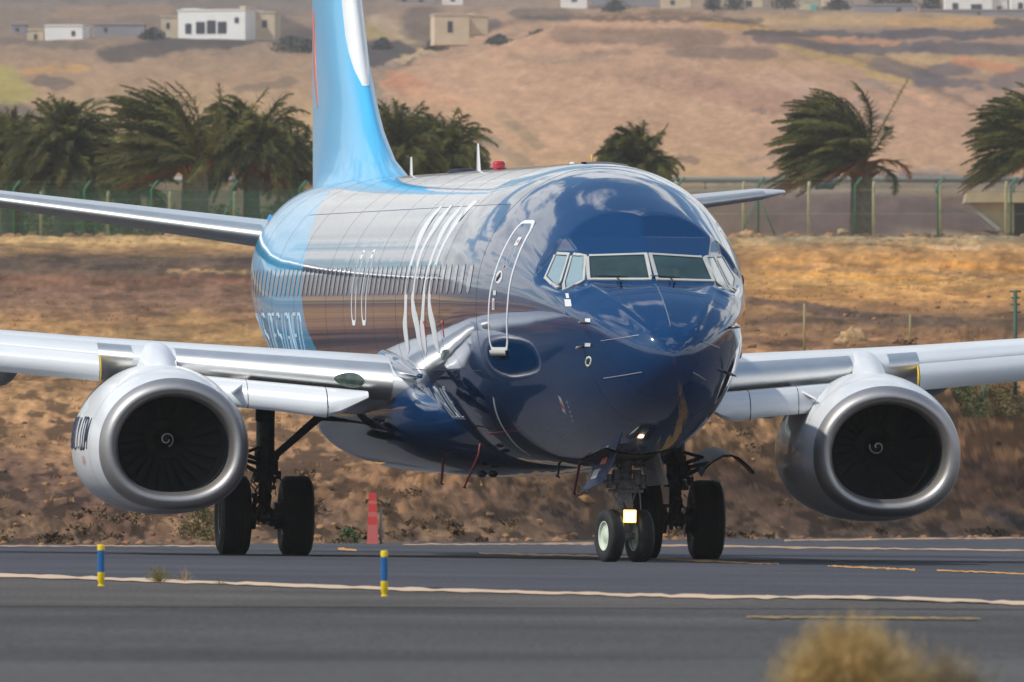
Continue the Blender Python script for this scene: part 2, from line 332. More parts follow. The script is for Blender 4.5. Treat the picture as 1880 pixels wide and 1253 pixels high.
def cover(x, y, z):
    px = 940 + FP*x/y; py = HY - FP*(z - CH)/y
    w1 = fbm(x*FP/y*.012, py*.03, 3); w2 = fbm(x*FP/y*.05 + 40, py*.09, 3)
    pyn = py + np.where(py > 700, 14, 7)*w1 + 7*w2
    w3 = fbm(x*FP/y*.10 + 11, py*.20, 3)
    def tab(T): return np.stack([np.interp(pyn, KN, T[:, i]) for i in range(3)], -1)
    a = sstep(450, 1000, px + 120*w1)[:, None]; b_ = sstep(1250, 1480, px + 100*w1)[:, None]
    c = tab(CL)*(1-a) + tab(CM)*a; c = c*(1-b_) + tab(CR)*b_
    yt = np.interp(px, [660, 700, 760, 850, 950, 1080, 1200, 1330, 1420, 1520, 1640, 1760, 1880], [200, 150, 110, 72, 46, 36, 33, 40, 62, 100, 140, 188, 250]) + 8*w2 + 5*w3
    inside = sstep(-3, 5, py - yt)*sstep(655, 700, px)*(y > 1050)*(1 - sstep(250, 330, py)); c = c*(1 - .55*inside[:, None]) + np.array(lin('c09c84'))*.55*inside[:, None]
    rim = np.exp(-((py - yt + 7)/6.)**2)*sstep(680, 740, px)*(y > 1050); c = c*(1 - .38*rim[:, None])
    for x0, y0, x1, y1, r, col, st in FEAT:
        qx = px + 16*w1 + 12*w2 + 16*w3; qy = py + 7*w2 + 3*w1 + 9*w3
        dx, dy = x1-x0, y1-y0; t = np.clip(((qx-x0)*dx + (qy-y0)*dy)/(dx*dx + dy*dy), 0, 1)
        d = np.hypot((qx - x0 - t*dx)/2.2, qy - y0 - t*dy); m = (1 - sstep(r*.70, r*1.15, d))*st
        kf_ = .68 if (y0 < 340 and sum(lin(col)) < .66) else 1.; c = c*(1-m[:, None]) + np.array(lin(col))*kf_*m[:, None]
    c = c*np.where(y > 1000, .84, np.where(py > 640, 1.04, .93))[:, None]*np.where((y > 1000)[:, None], np.array([[1.10, .97, .82]]), 1.)
    n3 = fbm(x*FP/y*.11 + 7, y*.9, 4)
    mott = 1 + np.where(y < 760, np.where(py > 700, 1.35, .8), .5)*np.where(py > 720, fbm(x*FP/y*.05, py*.07 + y*.01, 4), fbm(x*FP/y*.03, py*.13, 5)*.6) + np.where(y < 760, .8, .35)*w2
    mott = mott*(1 + np.where(y < 760, .75, .34)*fbm(x*FP/y*.16, py*.30, 3))
    mott = mott*(1 - .70*sstep(.0, .10, fbm(x*FP/y*.032 + 90, py*.055, 5))*(y < 760)*sstep(600, 760, py) - .34*sstep(.03, .12, fbm(x*FP/y*.012 + 33, py*.10, 5))*(y < 760)*(py < 700))
    return np.clip(c*np.clip(mott, .35, 1.7)[:, None], .01, .8)

def sheet(name, X, Y, Z, m, colors=None):
    nr, nc = X.shape; me = bpy.data.meshes.new(name); me.vertices.add(nr*nc)
    me.vertices.foreach_set('co', np.stack([X, Y, Z], -1).astype(np.float32).ravel())
    i, j = np.meshgrid(np.arange(nr-1), np.arange(nc-1), indexing='ij'); a = (i*nc + j).ravel()
    q = np.stack([a, a+1, a+nc+1, a+nc], -1).astype(np.int32); n = len(q)
    me.loops.add(4*n); me.loops.foreach_set('vertex_index', q.ravel()); me.polygons.add(n)
    me.polygons.foreach_set('loop_start', np.arange(0, 4*n, 4, dtype=np.int32)); me.polygons.foreach_set('use_smooth', np.ones(n, bool))
    if colors is not None:
        at_ = me.color_attributes.new('cover', 'FLOAT_COLOR', 'POINT'); at_.data.foreach_set('color', np.concatenate([colors, np.ones((len(colors), 1))], 1).astype(np.float32).ravel())
    me.update(calc_edges=True); me.validate(); me.materials.append(m); o = bpy.data.objects.new(name, me); COL.objects.link(o); return o

def cover_mat():
    m = bpy.data.materials.new('dry_volcanic_ground'); m.use_nodes = True; t = m.node_tree; b_ = t.nodes['Principled BSDF']; b_.inputs['Roughness'].default_value = .95; b_.inputs['Specular IOR Level'].default_value = .1
    a = t.nodes.new('ShaderNodeVertexColor'); a.layer_name = 'cover'; tc_ = t.nodes.new('ShaderNodeTexCoord')
    n = t.nodes.new('ShaderNodeTexNoise'); n.inputs['Scale'].default_value = 1.1; n.inputs['Detail'].default_value = 6; n.inputs['Roughness'].default_value = .65
    mp = t.nodes.new('ShaderNodeMapping'); mp.inputs['Scale'].default_value = (1, .2, 1); t.links.new(tc_.outputs['Object'], mp.inputs[0]); t.links.new(mp.outputs[0], n.inputs['Vector'])
    r = t.nodes.new('ShaderNodeMapRange'); r.inputs['From Min'].default_value = .3; r.inputs['From Max'].default_value = .7; r.inputs['To Min'].default_value = .80; r.inputs['To Max'].default_value = 1.2; t.links.new(n.outputs['Fac'], r.inputs['Value'])
    v = t.nodes.new('ShaderNodeVectorMath'); v.operation = 'SCALE'; t.links.new(a.outputs['Color'], v.inputs[0]); t.links.new(r.outputs[0], v.inputs['Scale']); t.links.new(v.outputs[0], b_.inputs['Base Color'])
    return m
CM_ = cover_mat()
fine = np.linspace(-.037, .037, 560); g_ = .037*1.16**np.arange(1, 34); us = np.concatenate([-g_[::-1], fine, g_])
ys = np.concatenate([np.linspace(15, 240, 16), np.arange(244, 256, 2.), np.arange(256, 470, .35), np.arange(470, 770, 1.6), np.arange(770, 1000, 4.), np.arange(1000, 2400, 6.), np.arange(2400, 3600, 16.), np.linspace(3650, 6500, 14)])
U_, Y_ = np.meshgrid(us, ys); X_ = U_*Y_; Z_ = terrain_z(X_.ravel(), Y_.ravel()).reshape(X_.shape)
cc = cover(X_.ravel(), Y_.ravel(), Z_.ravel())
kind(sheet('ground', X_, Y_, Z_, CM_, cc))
gx = np.linspace(-6000, 6000, 25); gy = np.array([-6000, -2500, -900, -300, -120, -40, 15.2]); X2, Y2 = np.meshgrid(gx, gy); Z2 = -SLOPE*np.clip(X2, -60, 60) - .04 + 30*sstep(600, 6000, -Y2)
kind(sheet('ground', X2, Y2, Z2, CM_, np.tile(lin('8c6c4c'), (X2.size, 1))))

# ---- asphalt
def asphalt(name, c, v=.16):
    m = bpy.data.materials.new(name); m.use_nodes = True; t = m.node_tree; b_ = t.nodes['Principled BSDF']; b_.inputs['Roughness'].default_value = .9; b_.inputs['Specular IOR Level'].default_value = .12
    tc_ = t.nodes.new('ShaderNodeTexCoord'); src = tc_.outputs['Object']; last = None
    for sc, st, amp in ((26., (1, .12, 1), v*1.7), (.6, (.5, .12, 1), v*.9), (.12, (.25, 1.2, 1), v*.9)):
        mp = t.nodes.new('ShaderNodeMapping'); mp.inputs['Scale'].default_value = st; t.links.new(src, mp.inputs[0])
        n = t.nodes.new('ShaderNodeTexNoise'); n.inputs['Scale'].default_value = sc; n.inputs['Detail'].default_value = 5; t.links.new(mp.outputs[0], n.inputs['Vector'])
        r = t.nodes.new('ShaderNodeMapRange'); r.inputs['From Min'].default_value = .3; r.inputs['From Max'].default_value = .7; r.inputs['To Min'].default_value = 1-amp; r.inputs['To Max'].default_value = 1+amp
        t.links.new(n.outputs['Fac'], r.inputs['Value'])
        if last is None: last = r.outputs[0]
        else:
            q = t.nodes.new('ShaderNodeMath'); q.operation = 'MULTIPLY'; t.links.new(last, q.inputs[0]); t.links.new(r.outputs[0], q.inputs[1]); last = q.outputs[0]
    v_ = t.nodes.new('ShaderNodeVectorMath'); v_.operation = 'SCALE'; v_.inputs[0].default_value = c; t.links.new(last, v_.inputs['Scale']); t.links.new(v_.outputs[0], b_.inputs['Base Color'])
    return m
def tar(x): return -SLOPE*np.clip(x, -60, 60)
xs_ = np.concatenate([np.linspace(-60, -16, 12), np.linspace(-15, 15, 61), np.linspace(16, 60, 12)])
vs = np.linspace(0, 1, 40); XX, VV = np.meshgrid(xs_, vs); jag = .9*fbm(xs_*1.3, xs_*0 + 4, 3); YY = 18 + (edge_y(XX) + 2.0 + jag*4 - 18)*VV
kind(sheet('apron', XX, YY, tar(XX), asphalt('apron_asphalt', lin((76, 74, 74)), .24)))
def strip(name, near, far, m, lift, n=60):
    """sheet between two pixel lines that both lie on the asphalt plane"""
    P = []
    for ln in (near, far):
        xs2 = np.linspace(ln[0][0], ln[-1][0], n); ys2 = np.interp(xs2, [p[0] for p in ln], [p[1] for p in ln]); row = []
        for a, c in zip(xs2, ys2): g = ground_at(a, c); row.append((g[0], g[1], g[2] + lift))
        P.append(row)
    P = np.array(P); o = sheet(name, P[..., 0], P[..., 1], P[..., 2], m); kind(o); return o
strip('taxiway_shoulder', [(-700, 1108), (0, 1114), (1880, 1120), (2600, 1124)], [(-700, 1040), (0, 1060), (1880, 1112), (2600, 1134)], asphalt('shoulder_asphalt', lin((86, 81, 78)), .2), .004)
strip('taxiway', [(-700, 1040), (0, 1059), (1880, 1111), (2600, 1133)], [(-700, 1026), (0, 1004.5), (683, 1000), (1300, 993), (1880, 988.5), (2600, 984)], asphalt('taxiway_asphalt', lin((74, 74, 80))), .008)
strip('apron_patch', [(-700, 1400), (0, 1400), (1880, 1400), (2600, 1400)], [(-700, 1214), (0, 1218), (1880, 1212), (2600, 1210)], asphalt('apron_asphalt_worn', lin((86, 85, 83)), .15), .004)
LW = mat('line_white', lin((208, 180, 152)), .8, var=.12, vscale=1.5, spec=.2); LY = mat('line_yellow', lin((196, 142, 72)), .7, var=.3, vscale=2., spec=.2); LYD = mat('line_yellow_worn', lin((176, 146, 84)), .8, var=.3, vscale=2., spec=.2); LT = mat('line_tan', lin((176, 142, 110)), .7, var=.3, vscale=2., spec=.2)
def line(pts, th, m, lift=.012, n=140, wob=.8, name='painted_line'):
    xs2 = np.linspace(pts[0][0], pts[-1][0], n); ys2 = np.interp(xs2, [p[0] for p in pts], [p[1] for p in pts]); r_ = np.random.RandomState(int(pts[0][1]*7))
    w = np.interp(np.arange(n), np.arange(0, n, 3), r_.randn(len(np.arange(0, n, 3)))*.5)*wob; t = th/2*(1 + .25*np.interp(np.arange(n), np.arange(0, n, 4), r_.randn(len(np.arange(0, n, 4)))))
    A_ = [[ground_at(a, c + ww + tt) for a, c, ww, tt in zip(xs2, ys2, w, t)], [ground_at(a, c + ww - tt) for a, c, ww, tt in zip(xs2, ys2, w, t)]]
    P = np.array(A_); P[..., 2] += lift; o = sheet(name, P[..., 0], P[..., 1], P[..., 2], m); return kind(o)
line([(-60, 1056), (0, 1058), (700, 1083), (1300, 1098), (1640, 1100), (1880, 1110), (1960, 1113)], 5.6, LW, n=320, wob=1.1)
line([(1370, 1136), (1560, 1136.5), (1800, 1139)], 2.0, LYD)
line([(880, 1017), (1150, 1024), (1380, 1036)], 3.0, LY); line([(1380, 1036), (1430, 1037)], 2.4, LY)
line([(1520, 1041), (1680, 1048)], 2.8, LY); line([(1720, 1049), (1960, 1059)], 2.6, LY)
line([(1200, 1002), (1500, 1007), (1960, 1013)], 3.0, LT); line([(1440, 993), (1700, 990), (1960, 988)], 2.6, LT); line([(0, 1004), (430, 1004)], 2.2, LT); line([(740, 1001), (1090, 1000)], 2.2, LT)
line([(620, 1009), (655, 1012)], 4., LY, n=30); line([(940, 1000), (1090, 998)], 2., LT, n=40)

# ---------------------------------------------------------------- small plants, stones
def leafmat(name, c, v=.35, vs_=2.): return mat(name, c, .8, var=v, vscale=vs_, spec=.2)
G_BUSH = leafmat('dry_twig_gold', lin((204, 178, 126)), .35, 9.); G_BUSH2 = leafmat('dry_twig_grey', lin((160, 144, 118)), .25, 14.)
def twig_bush(name, loc, w, h, m, n, rnd, thick=.003):
    b = MB()
    for i in range(n):
        a = rnd.uniform(0, 2*math.pi); tilt = rnd.uniform(0, 1)**.62*1.5; L = h*rnd.uniform(.7, 1.04)*(1 + .07*math.sin(a*5) + .06*math.sin(tilt*7 + a*3)); lob = 1 + .18*math.sin(a*3 + 1)
        d = np.array([math.cos(a)*math.sin(tilt)*w/h/1.1*lob, math.sin(a)*math.sin(tilt)*w/h/1.1, math.cos(tilt)]); p = np.array([rnd.gauss(0, .03*w), rnd.gauss(0, .03*w), 0.]); pts = [p]
        st = 5
        for k in range(st):
            d = d + np.array([rnd.gauss(0, .10), rnd.gauss(0, .10), .05]); p = p + d/np.linalg.norm(d)*L/st; pts.append(p)
        side = np.array([rnd.gauss(0, 1), rnd.gauss(0, 1), 0]); side /= np.linalg.norm(side)
        G0 = [[q - side*thick*(1 - .6*j/st), q + side*thick*(1 - .6*j/st)] for j, q in enumerate(pts)]; b.grid(G0)
        for k in range(7):
            j = rnd.randint(2, st); q = pts[j]; e = np.array([rnd.gauss(0, 1), rnd.gauss(0, 1), rnd.gauss(.7, .5)]); e = e/np.linalg.norm(e)*L*rnd.uniform(.08, .2); s2 = np.cross(e, (0.3, .2, 1)); s2 = s2/np.linalg.norm(s2)*thick*.8
            b.add([q - s2, q + s2, q + e], [(0, 1, 2)])
    o = b.build(name, m, None, smooth=False); o.location = loc; return o
rb = random.Random(11)
def gz(px, py, drop=0): g = ground_at(px, py); return (g[0], g[1], g[2] - drop)
d0 = 60.
o = twig_bush('dry_bush', ((1560-940)/FP*d0, d0, 0.0), .335, .325, G_BUSH, 3000, rb, .0018); tag(o, 'large golden dry bush at the bottom right in front of the asphalt', 'bush', 'dry bushes by the camera')
o = twig_bush('dry_bush', ((1745-940)/FP*d0, d0 + 1, 0.0), .19, .225, G_BUSH2, 600, rb, .0018); tag(o, 'small greyish dry bush to the right of the big golden one', 'bush', 'dry bushes by the camera')
for (px, py, w, h, m, n, lb) in ((292, 1071, .20, .17, 'a', 130, 'leafy olive weed growing beside the white line'), (340, 1070, .15, .14, 'b', 22, 'sparse bare twig weed on the white line between two green ones'), (405, 1075, .18, .07, 'a', 60, 'low flat weed tuft lying across the white line')):
    o = twig_bush('weed', gz(px, py, .0), w, h, leafmat('weed_olive', lin((128, 122, 76)), .35, 20.) if m == 'a' else leafmat('weed_straw', lin((176, 150, 104))), n, rb, .0025); tag(o, lb, 'weed', 'weeds on the asphalt edge')

def tz(x, y): return float(terrain_z(np.array([x]), np.array([y]))[0])
def terrain_at(px, py, d0_=262, d1=3300):
    """first point of the land under a pixel"""
    ds = np.concatenate([np.arange(d0_, 900, .5), np.arange(900, 3600, 3.)]); x = (px-940)/FP*ds; z = CH + (HY-py)/FP*ds; g = terrain_z(x, ds); i = int(np.argmax((g > z) & (ds > d0_)))
    return (x[i], ds[i], float(g[i]))
def leaf_shrub(name, loc, w, h, m, n, rnd, size):
    b = MB()
    for i in range(n):
        a = rnd.uniform(0, 6.283); r = rnd.uniform(0, 1)**.5; zz = rnd.uniform(0.02, 1); k = math.sqrt(max(0, 1 - zz**2.2))*(1 + .25*math.sin(a*4 + loc[0]) + .2*math.sin(a*9))
        p = np.array([math.cos(a)*r*w/2*k, math.sin(a)*r*w/2*k, zz*h*(1 + .15*math.sin(a*5))]); e1 = np.array([rnd.gauss(0, 1), rnd.gauss(0, 1), rnd.gauss(.3, .8)]); e1 *= size/np.linalg.norm(e1); e2 = np.cross(e1, (rnd.gauss(0, 1), rnd.gauss(0, 1), rnd.gauss(0, 1))); e2 *= size*.5/(np.linalg.norm(e2) + 1e-6)
        b.add([p - e1, p + e2, p + e1, p - e2], [(0, 1, 2, 3)])
    o = b.build(name, m, None, smooth=False); o.location = loc; return o
SHR = leafmat('shrub_olive', lin((112, 104, 66)), .4, 3.); SHRG = leafmat('shrub_green', lin((88, 100, 62)), .4, 3.)
for px, py, w, h, m, lb in ((372, 992, .95, .62, SHR, 'olive shrub at the foot of the bank left of the main wheels'), (640, 996, .42, .30, SHRG, 'small green shrub at the foot of the bank beside the striped marker'),
                            (1770, 770, 1.9, .9, SHRG, 'dark green shrub at the left end of the row above the bank'), (1830, 772, 2.0, .8, SHR, 'olive shrub in the middle of the row above the bank'), (1905, 768, 1.6, .7, SHRG, 'green shrub cut off by the right edge above the bank')):
    g = terrain_at(px, py); o = leaf_shrub('shrub', (g[0], g[1], g[2] - .08), w, h, m, 1100, rb, .05 if w > 1 else .03); tag(o, lb, 'shrub', 'shrubs on the bank')
STM = mat('pale_stone', lin((182, 148, 108)), .9, var=.25, vscale=4., bump=.01, bscale=14.); STD = mat('brown_stone', lin((120, 92, 70)), .9, var=.3, vscale=5.)
def stone(b, c, r, rnd):
    n, m = 7, 10; G = []; ph = [rnd.uniform(0, 6) for _ in range(4)]
    for i in range(n+1):
        t = math.pi*i/n; row = []
        for j in range(m): a = 2*math.pi*j/m; k = r*(1 + .22*math.sin(3*a + ph[0] + t*2) + .18*math.sin(5*t + ph[1] + a) + .1*math.sin(7*a + ph[2])); row.append((c[0] + k*math.sin(t)*math.cos(a)*1.15, c[1] + k*math.sin(t)*math.sin(a), c[2] + .75*k*math.cos(t)))
        G.append(row)
    b.grid(G, closed_v=True)
for i, (px, py, r, lb) in enumerate(((1565, 628, .34, 'large pale boulder above the wing behind the engine'), (1545, 634, .20, 'smaller orange stone leaning on the large pale boulder'), (1371, 436, .30, 'white stone below the fence right of the cockpit'), (1546, 431, .24, 'pale stone at the fence foot left of the thick palm trunk'))):
    g = terrain_at(px, py); b = MB(); stone(b, (0, 0, 0), r, rb); o = b.build('boulder', STM); o.location = (g[0], g[1], g[2] + r*.25); tag(o, lb, 'boulder', 'boulders on the slope')
b = MB(); b.cur = 0
for i in range(620):
    if i < 420: px = rb.uniform(0, 1900); y = float(edge_y(np.array([(px-940)/FP*330]))) + rb.uniform(1, 1)**1*rb.uniform(0, 1)**1.6*120; x = (px-940)/FP*y; r = rb.uniform(.02, .09)*(1 + .8*(rb.random() > .93))
    else: px = rb.uniform(0, 1900); y = rb.uniform(735, 765); x = (px-940)/FP*y; r = rb.uniform(.07, .26)
    b.cur = int(rb.random() > .5); n0 = len(b.mi); stone(b, (x, y, tz(x, y) + r*.2), r, rb)
kind(b.build('rubble', [mat('soil_stone', lin((158, 118, 80)), .9, var=.3, vscale=3.), STD]), 'stuff')
# low brown scrub growing on the bank
b = MB()
for i in range(140):
    px = rb.uniform(-20, 1900); x = (px-940)/FP*330; e0 = rb.uniform(0, 1)**1.1*44 + .5
    for _ in range(3): y = float(edge_y(np.array([x]))) + e0; x = (px-940)/FP*y
    if fbm(np.array([px*.012]), np.array([e0*.15]), 3)[0] < -.06: continue
    z = tz(x, y); R = rb.uniform(.10, .30)
    for k in range(90):
        a = rb.uniform(0, 6.28); q = rb.uniform(0, 1)**.5*R; p = np.array([x + q*1.2*math.cos(a), y + q*math.sin(a), z + rb.uniform(0, .75)*R]); e1 = np.array([rb.gauss(0, 1), rb.gauss(0, 1), rb.gauss(.2, .8)])*.021; e2 = np.cross(e1, (rb.gauss(0, 1), rb.gauss(0, 1), rb.gauss(0, 1)))*.7
        b.add([p - e1, p + e2, p + e1, p - e2], [(0, 1, 2, 3)])
kind(b.build('bank_scrub', leafmat('bank_scrub', lin((104, 84, 62)), .35, .8), smooth=False), 'stuff')
# dry tufts over the slope
b = MB()
for i in range(2400):
    px = rb.uniform(-20, 1900); y = rb.uniform(290, 762)
    x = (px-940)/FP*y
    if y < float(edge_y(np.array([x]))) + 3: continue
    z = tz(x, y); h = rb.uniform(.06, .20)
    for k in range(6):
        a = rb.uniform(0, 6.28); q = np.array([x + .1*math.cos(a), y + .1*math.sin(a), z]); b.add([q - (.012, 0, 0), q + (.012, 0, 0), q + (rb.gauss(0, .06), rb.gauss(0, .06), h*.6)], [(0, 1, 2)])
kind(b.build('dry_grass', leafmat('dry_grass', lin((156, 120, 78)), .3, .6), smooth=False), 'stuff')

# ---------------------------------------------------------------- fence line
FG = mat('fence_green', lin((52, 112, 84)), .5, var=.15); FC = mat('fence_concrete', lin((176, 170, 130)), .9, var=.2, vscale=3.); NET = mat('green_windbreak_net', lin((40, 92, 72)), .8, alpha=.42); WIRE = mat('fence_wire', lin((110, 116, 104)), .6, alpha=.14)
def fence(name, label, posts, d, top, m, arm, brace=(), net=None, netm=None, py0=434):
    root = empty(name, at(posts[len(posts)//2], py0, d)); root.location.z = tz(root.location.x, d); bx, by, bz = root.location; tag(root, label, 'fence')
    for p in posts:
        x = (p-940)/FP*d; z0 = tz(x, d) - .25; zt = CH + (HY - top)/FP*d; b = MB(); P = [(x-bx, 0, z0-bz), (x-bx, 0, zt-bz-.45)]
        if arm: P += [(x-bx, 0, zt-bz-.42), (x-bx+.06, 0, zt-bz-.30), (x-bx+.30, -.1, zt-bz)]
        else: P += [(x-bx, 0, zt-bz-.3), (x-bx+.03, -.05, zt - bz - .05)]
        b.tube(P, .048 if arm else .07, 8)
        if p in brace:
            for s_ in (-1, 1): b.tube([(x-bx, 0, zt-bz-.8), (x-bx+s_*.85, .0, z0-bz+.2)], .035, 6)
        b.build('post', m, root)
    x0, x1 = (posts[0]-60-940)/FP*d, (posts[-1]+60-940)/FP*d
    b = MB(); zt = CH + (HY - top)/FP*d - .42
    for q in range(3): b.tube([(x0-bx, .02, zt - bz - 1.1*q), (x1-bx, .02, zt - bz - 1.1*q)], .006, 5)
    if arm:
        for q in range(2): b.tube([(x0-bx, -.05*q, zt - bz + .15 + .2*q), (x1-bx, -.05*q, zt - bz + .15 + .2*q)], .008, 5)
    b.build('rail_wire', m, root)
    if net:
        for (a, c) in net:
            xa, xb = (a-940)/FP*d, (c-940)/FP*d; G = []
            for u in np.linspace(0, 1, 40): x = xa + (xb-xa)*u; G.append([(x-bx, .06 + .03*math.sin(u*30), tz(x, d)-.1-bz), (x-bx, .06, zt - bz - .03*abs(math.sin(u*16)))])
            b = MB(); b.grid(G); b.build('mesh_net', netm or NET, root)
    return root
fence('perimeter_fence', 'green steel perimeter fence with dark green netting left of the jet', [-90, 25, 155, 278, 425, 550], 757, 332, FG, True, (425,), [(-150, 640)])
fence('perimeter_fence', 'green steel perimeter fence with outward arms right of the jet', [1245, 1392, 1570, 1722, 1856, 1990], 757, 326, FG, True, (1392,), [(1180, 2060)], WIRE)
fence('concrete_post_fence', 'pale concrete post fence right of the jet behind the green one', [1240, 1365, 1485, 1604, 1726, 1847, 1970], 764, 332, FC, False)
fence('concrete_post_fence', 'pale concrete post fence among the palms left of the jet', [-50, 75, 198, 312, 430, 560], 764, 350, FC, False)

# ---------------------------------------------------------------- palms bent by the wind
TR = mat('palm_trunk_bark', lin((96, 88, 76)), .95, var=.35, vscale=5., bump=.03, bscale=7.)
def frondmat(i): return [leafmat('palm_frond_green', lin((112, 112, 62)), .45, 1.2), leafmat('palm_frond_dark', lin((82, 86, 52)), .45, 1.2), leafmat('palm_frond_dry', lin((124, 84, 52)), .35, 1.2)][i]
def palm(label, px, pyb, d, tr_w, tr_top, span, up, wind, n, seed, arc=1.0, droop=.9, lean=0., stray=None):
    """px, pyb: foot; tr_top: pixel height of the crown's heart; span / up: frond reach in m; wind < 0 blows to the left"""
    r_ = random.Random(seed); x, y, _ = at(px, pyb, d); z0 = tz(x, d) - .3; zt = CH + (HY - tr_top)/FP*d; root = empty('palm_tree', (x, y, z0)); H = zt - z0; tag(root, label, 'palm', 'wind-blown palms beyond the fence')
    b = MB(); pts = [(lean*(t**2)*H, 0, H*t) for t in np.linspace(0, 1, 9)]; b.tube(pts, [tr_w*.5*(1.12 - .2*t + .10*math.sin(t*25)) for t in np.linspace(0, 1, 9)], 14); b.build('trunk', TR, root)
    C = np.array([lean*H, 0, H]); b = MB()
    for i in range(n):
        a = r_.uniform(0, 2*math.pi); el = r_.uniform(-.25, 1.45)*arc + .05; L = r_.uniform(.8, 1.08)
        d0_ = np.array([math.cos(a)*math.cos(el)*1.0, math.sin(a)*math.cos(el)*.8, math.sin(el)]); d0_[0] += wind*(.65 + .3*r_.random()); d0_[0] *= .35 if (d0_[0] > .1 and abs(wind) > .5) else 1; d0_[2] += abs(wind)*.3*(d0_[0] > -.3); d0_ /= np.linalg.norm(d0_)
        if stray is not None and i < 1: d0_ = np.array([stray, 0, 1.0]); d0_ /= np.linalg.norm(d0_); L = 1.0
        p = C + d0_*.15; v = d0_.copy(); pts = [p]; m_ = 11
        b.cur = 2 if (el < -.02 and r_.random() < .7) else int(r_.random() < .45)
        for k in range(m_):
            t = k/m_; v = v + np.array([wind*.11*(1+t), 0, -droop*.15*(t + .25)]) if not (stray is not None and i < 1) else v; v /= np.linalg.norm(v); reach = span*(abs(v[0])) + up*abs(v[2]) + span*.5*abs(v[1]); p = p + v*L*reach/m_; pts.append(p)
        P = np.array(pts); b.tube(P, [.035*(1 - .8*k/m_) for k in range(m_+1)], 4, cap=False)
        T = np.gradient(P, axis=0); T /= np.linalg.norm(T, axis=1)[:, None]; thin = .35 if (stray is not None and i < 1) else 1
        for k in range(46):
            t = .08 + .92*k/46*1.0; f = t*m_; j = min(int(f), m_-1); q = P[j]*(1-(f-j)) + P[j+1]*(f-j); Tn = T[j]; sd = np.cross(Tn, (r_.gauss(0, .4), r_.gauss(0, .4), 1)); sd /= np.linalg.norm(sd) + 1e-6
            ll = .58*math.sin(math.pi*min(1, t*.9 + .12))**.6*thin + .08
            for s_ in (-1, 1):
                e = sd*s_*.75 + Tn*.75 + np.array([wind*.25, 0, -.35 + r_.gauss(0, .2)]); e = e/np.linalg.norm(e)*ll*r_.uniform(.7, 1.15); w = np.cross(e, Tn); w = w/(np.linalg.norm(w) + 1e-6)*.045
                b.add([q - Tn*.03, q + Tn*.03 + w*.3, q + e], [(0, 1, 2)]); 
                b.add([q - w*.8, q + w*.8, q + e*.96 + (0, 0, -.03)], [(0, 1, 2)])
    b.build('crown', [frondmat(0), frondmat(1), frondmat(2)], root, smooth=False)
    b = MB()
    for i in range(40):
        a = r_.uniform(0, 6.28); e = r_.uniform(-.9, .3); q = C + np.array([math.cos(a)*tr_w*.45, math.sin(a)*tr_w*.45, -.25 + .5*e]); b.tube([q, q + np.array([math.cos(a)*.35, math.sin(a)*.35, .25])], [.07, .03], 5)
    b.build('frond_stubs', frondmat(2), root, smooth=False)
    return root
palm('broad palm with a thick grey trunk at right, fronds streaming left', 1582, 436, 786, 1.08, 300, 3.7, 3.2, -.62, 170, 1, 1.0, .8, 0., .55)
palm('palm cut off by the right edge of the photo', 1922, 436, 790, .9, 290, 3.2, 3.2, -.6, 130, 2, .95, .9)
palm('rounded dark palm just behind the cockpit roof', 1172, 436, 800, .7, 318, 1.7, 2.1, -.16, 170, 3, 1., 1.9, 0., .6)
palm('rightmost bushy palm of the clump between tail and roof antennas', 812, 436, 800, .8, 305, 2.3, 2.3, -.2, 170, 4, 1., 1.8)
palm('palm directly beside the tail fin on its right', 722, 436, 795, .8, 300, 2.2, 2.6, -.2, 150, 5, 1., 1.6)
palm('middle palm of the clump between tail and roof antennas', 765, 436, 806, .8, 315, 2.2, 2.5, -.2, 140, 6, 1., 1.7)
palm('tall palm with long ragged fronds, centre of the left group', 358, 436, 784, 1.3, 298, 3.9, 3.3, -.55, 130, 7, 1.05, .6)
palm('round crowned palm right of the tall ragged one', 462, 436, 790, .8, 290, 2.4, 3.0, -.22, 180, 8, 1., 1.8)
palm('small dark palm immediately left of the tail fin', 540, 436, 796, .6, 318, 1.6, 2.1, -.15, 80, 9, .95, 1.0)
palm('dense palm near the left edge with a drooping crown', 118, 436, 788, .9, 305, 2.8, 2.8, .02, 190, 10, 1., 1.7)
palm('palm standing at the far left edge', 22, 436, 792, 1.1, 315, 2.5, 2.6, -.1, 150, 11, 1., 1.5)
palm('low palm filling the gap left of the tall ragged one', 232, 436, 800, .6, 345, 2.1, 1.5, -.2, 60, 12, .9, 1.1)
for i, (px, w, h, lb) in enumerate(((60, 4.5, 2.3, 'leftmost dense scrub thicket behind the netted fence'), (170, 4.2, 2.2, 'scrub thicket between the two leftmost palms'), (290, 4.4, 2.3, 'scrub thicket under the tall ragged palm'), (405, 4.0, 2.2, 'scrub thicket under the round crowned palm'), (510, 4.0, 2.3, 'scrub thicket left of the tail fin'), (700, 4.0, 2.6, 'thicket right beside the tail fin base'), (790, 4.6, 2.6, 'thicket behind the roof antennas'))):
    d = 812 + 3*(i % 2); x = (px-940)/FP*d; o = leaf_shrub('thicket', (x, d, tz(x, d) - .2), w, h, [SHR, SHRG, leafmat('thicket_brown', lin((104, 88, 62)), .4, 1.)][i % 3], 2600, rb, .11); tag(o, lb, 'shrub', 'thickets under the palms')

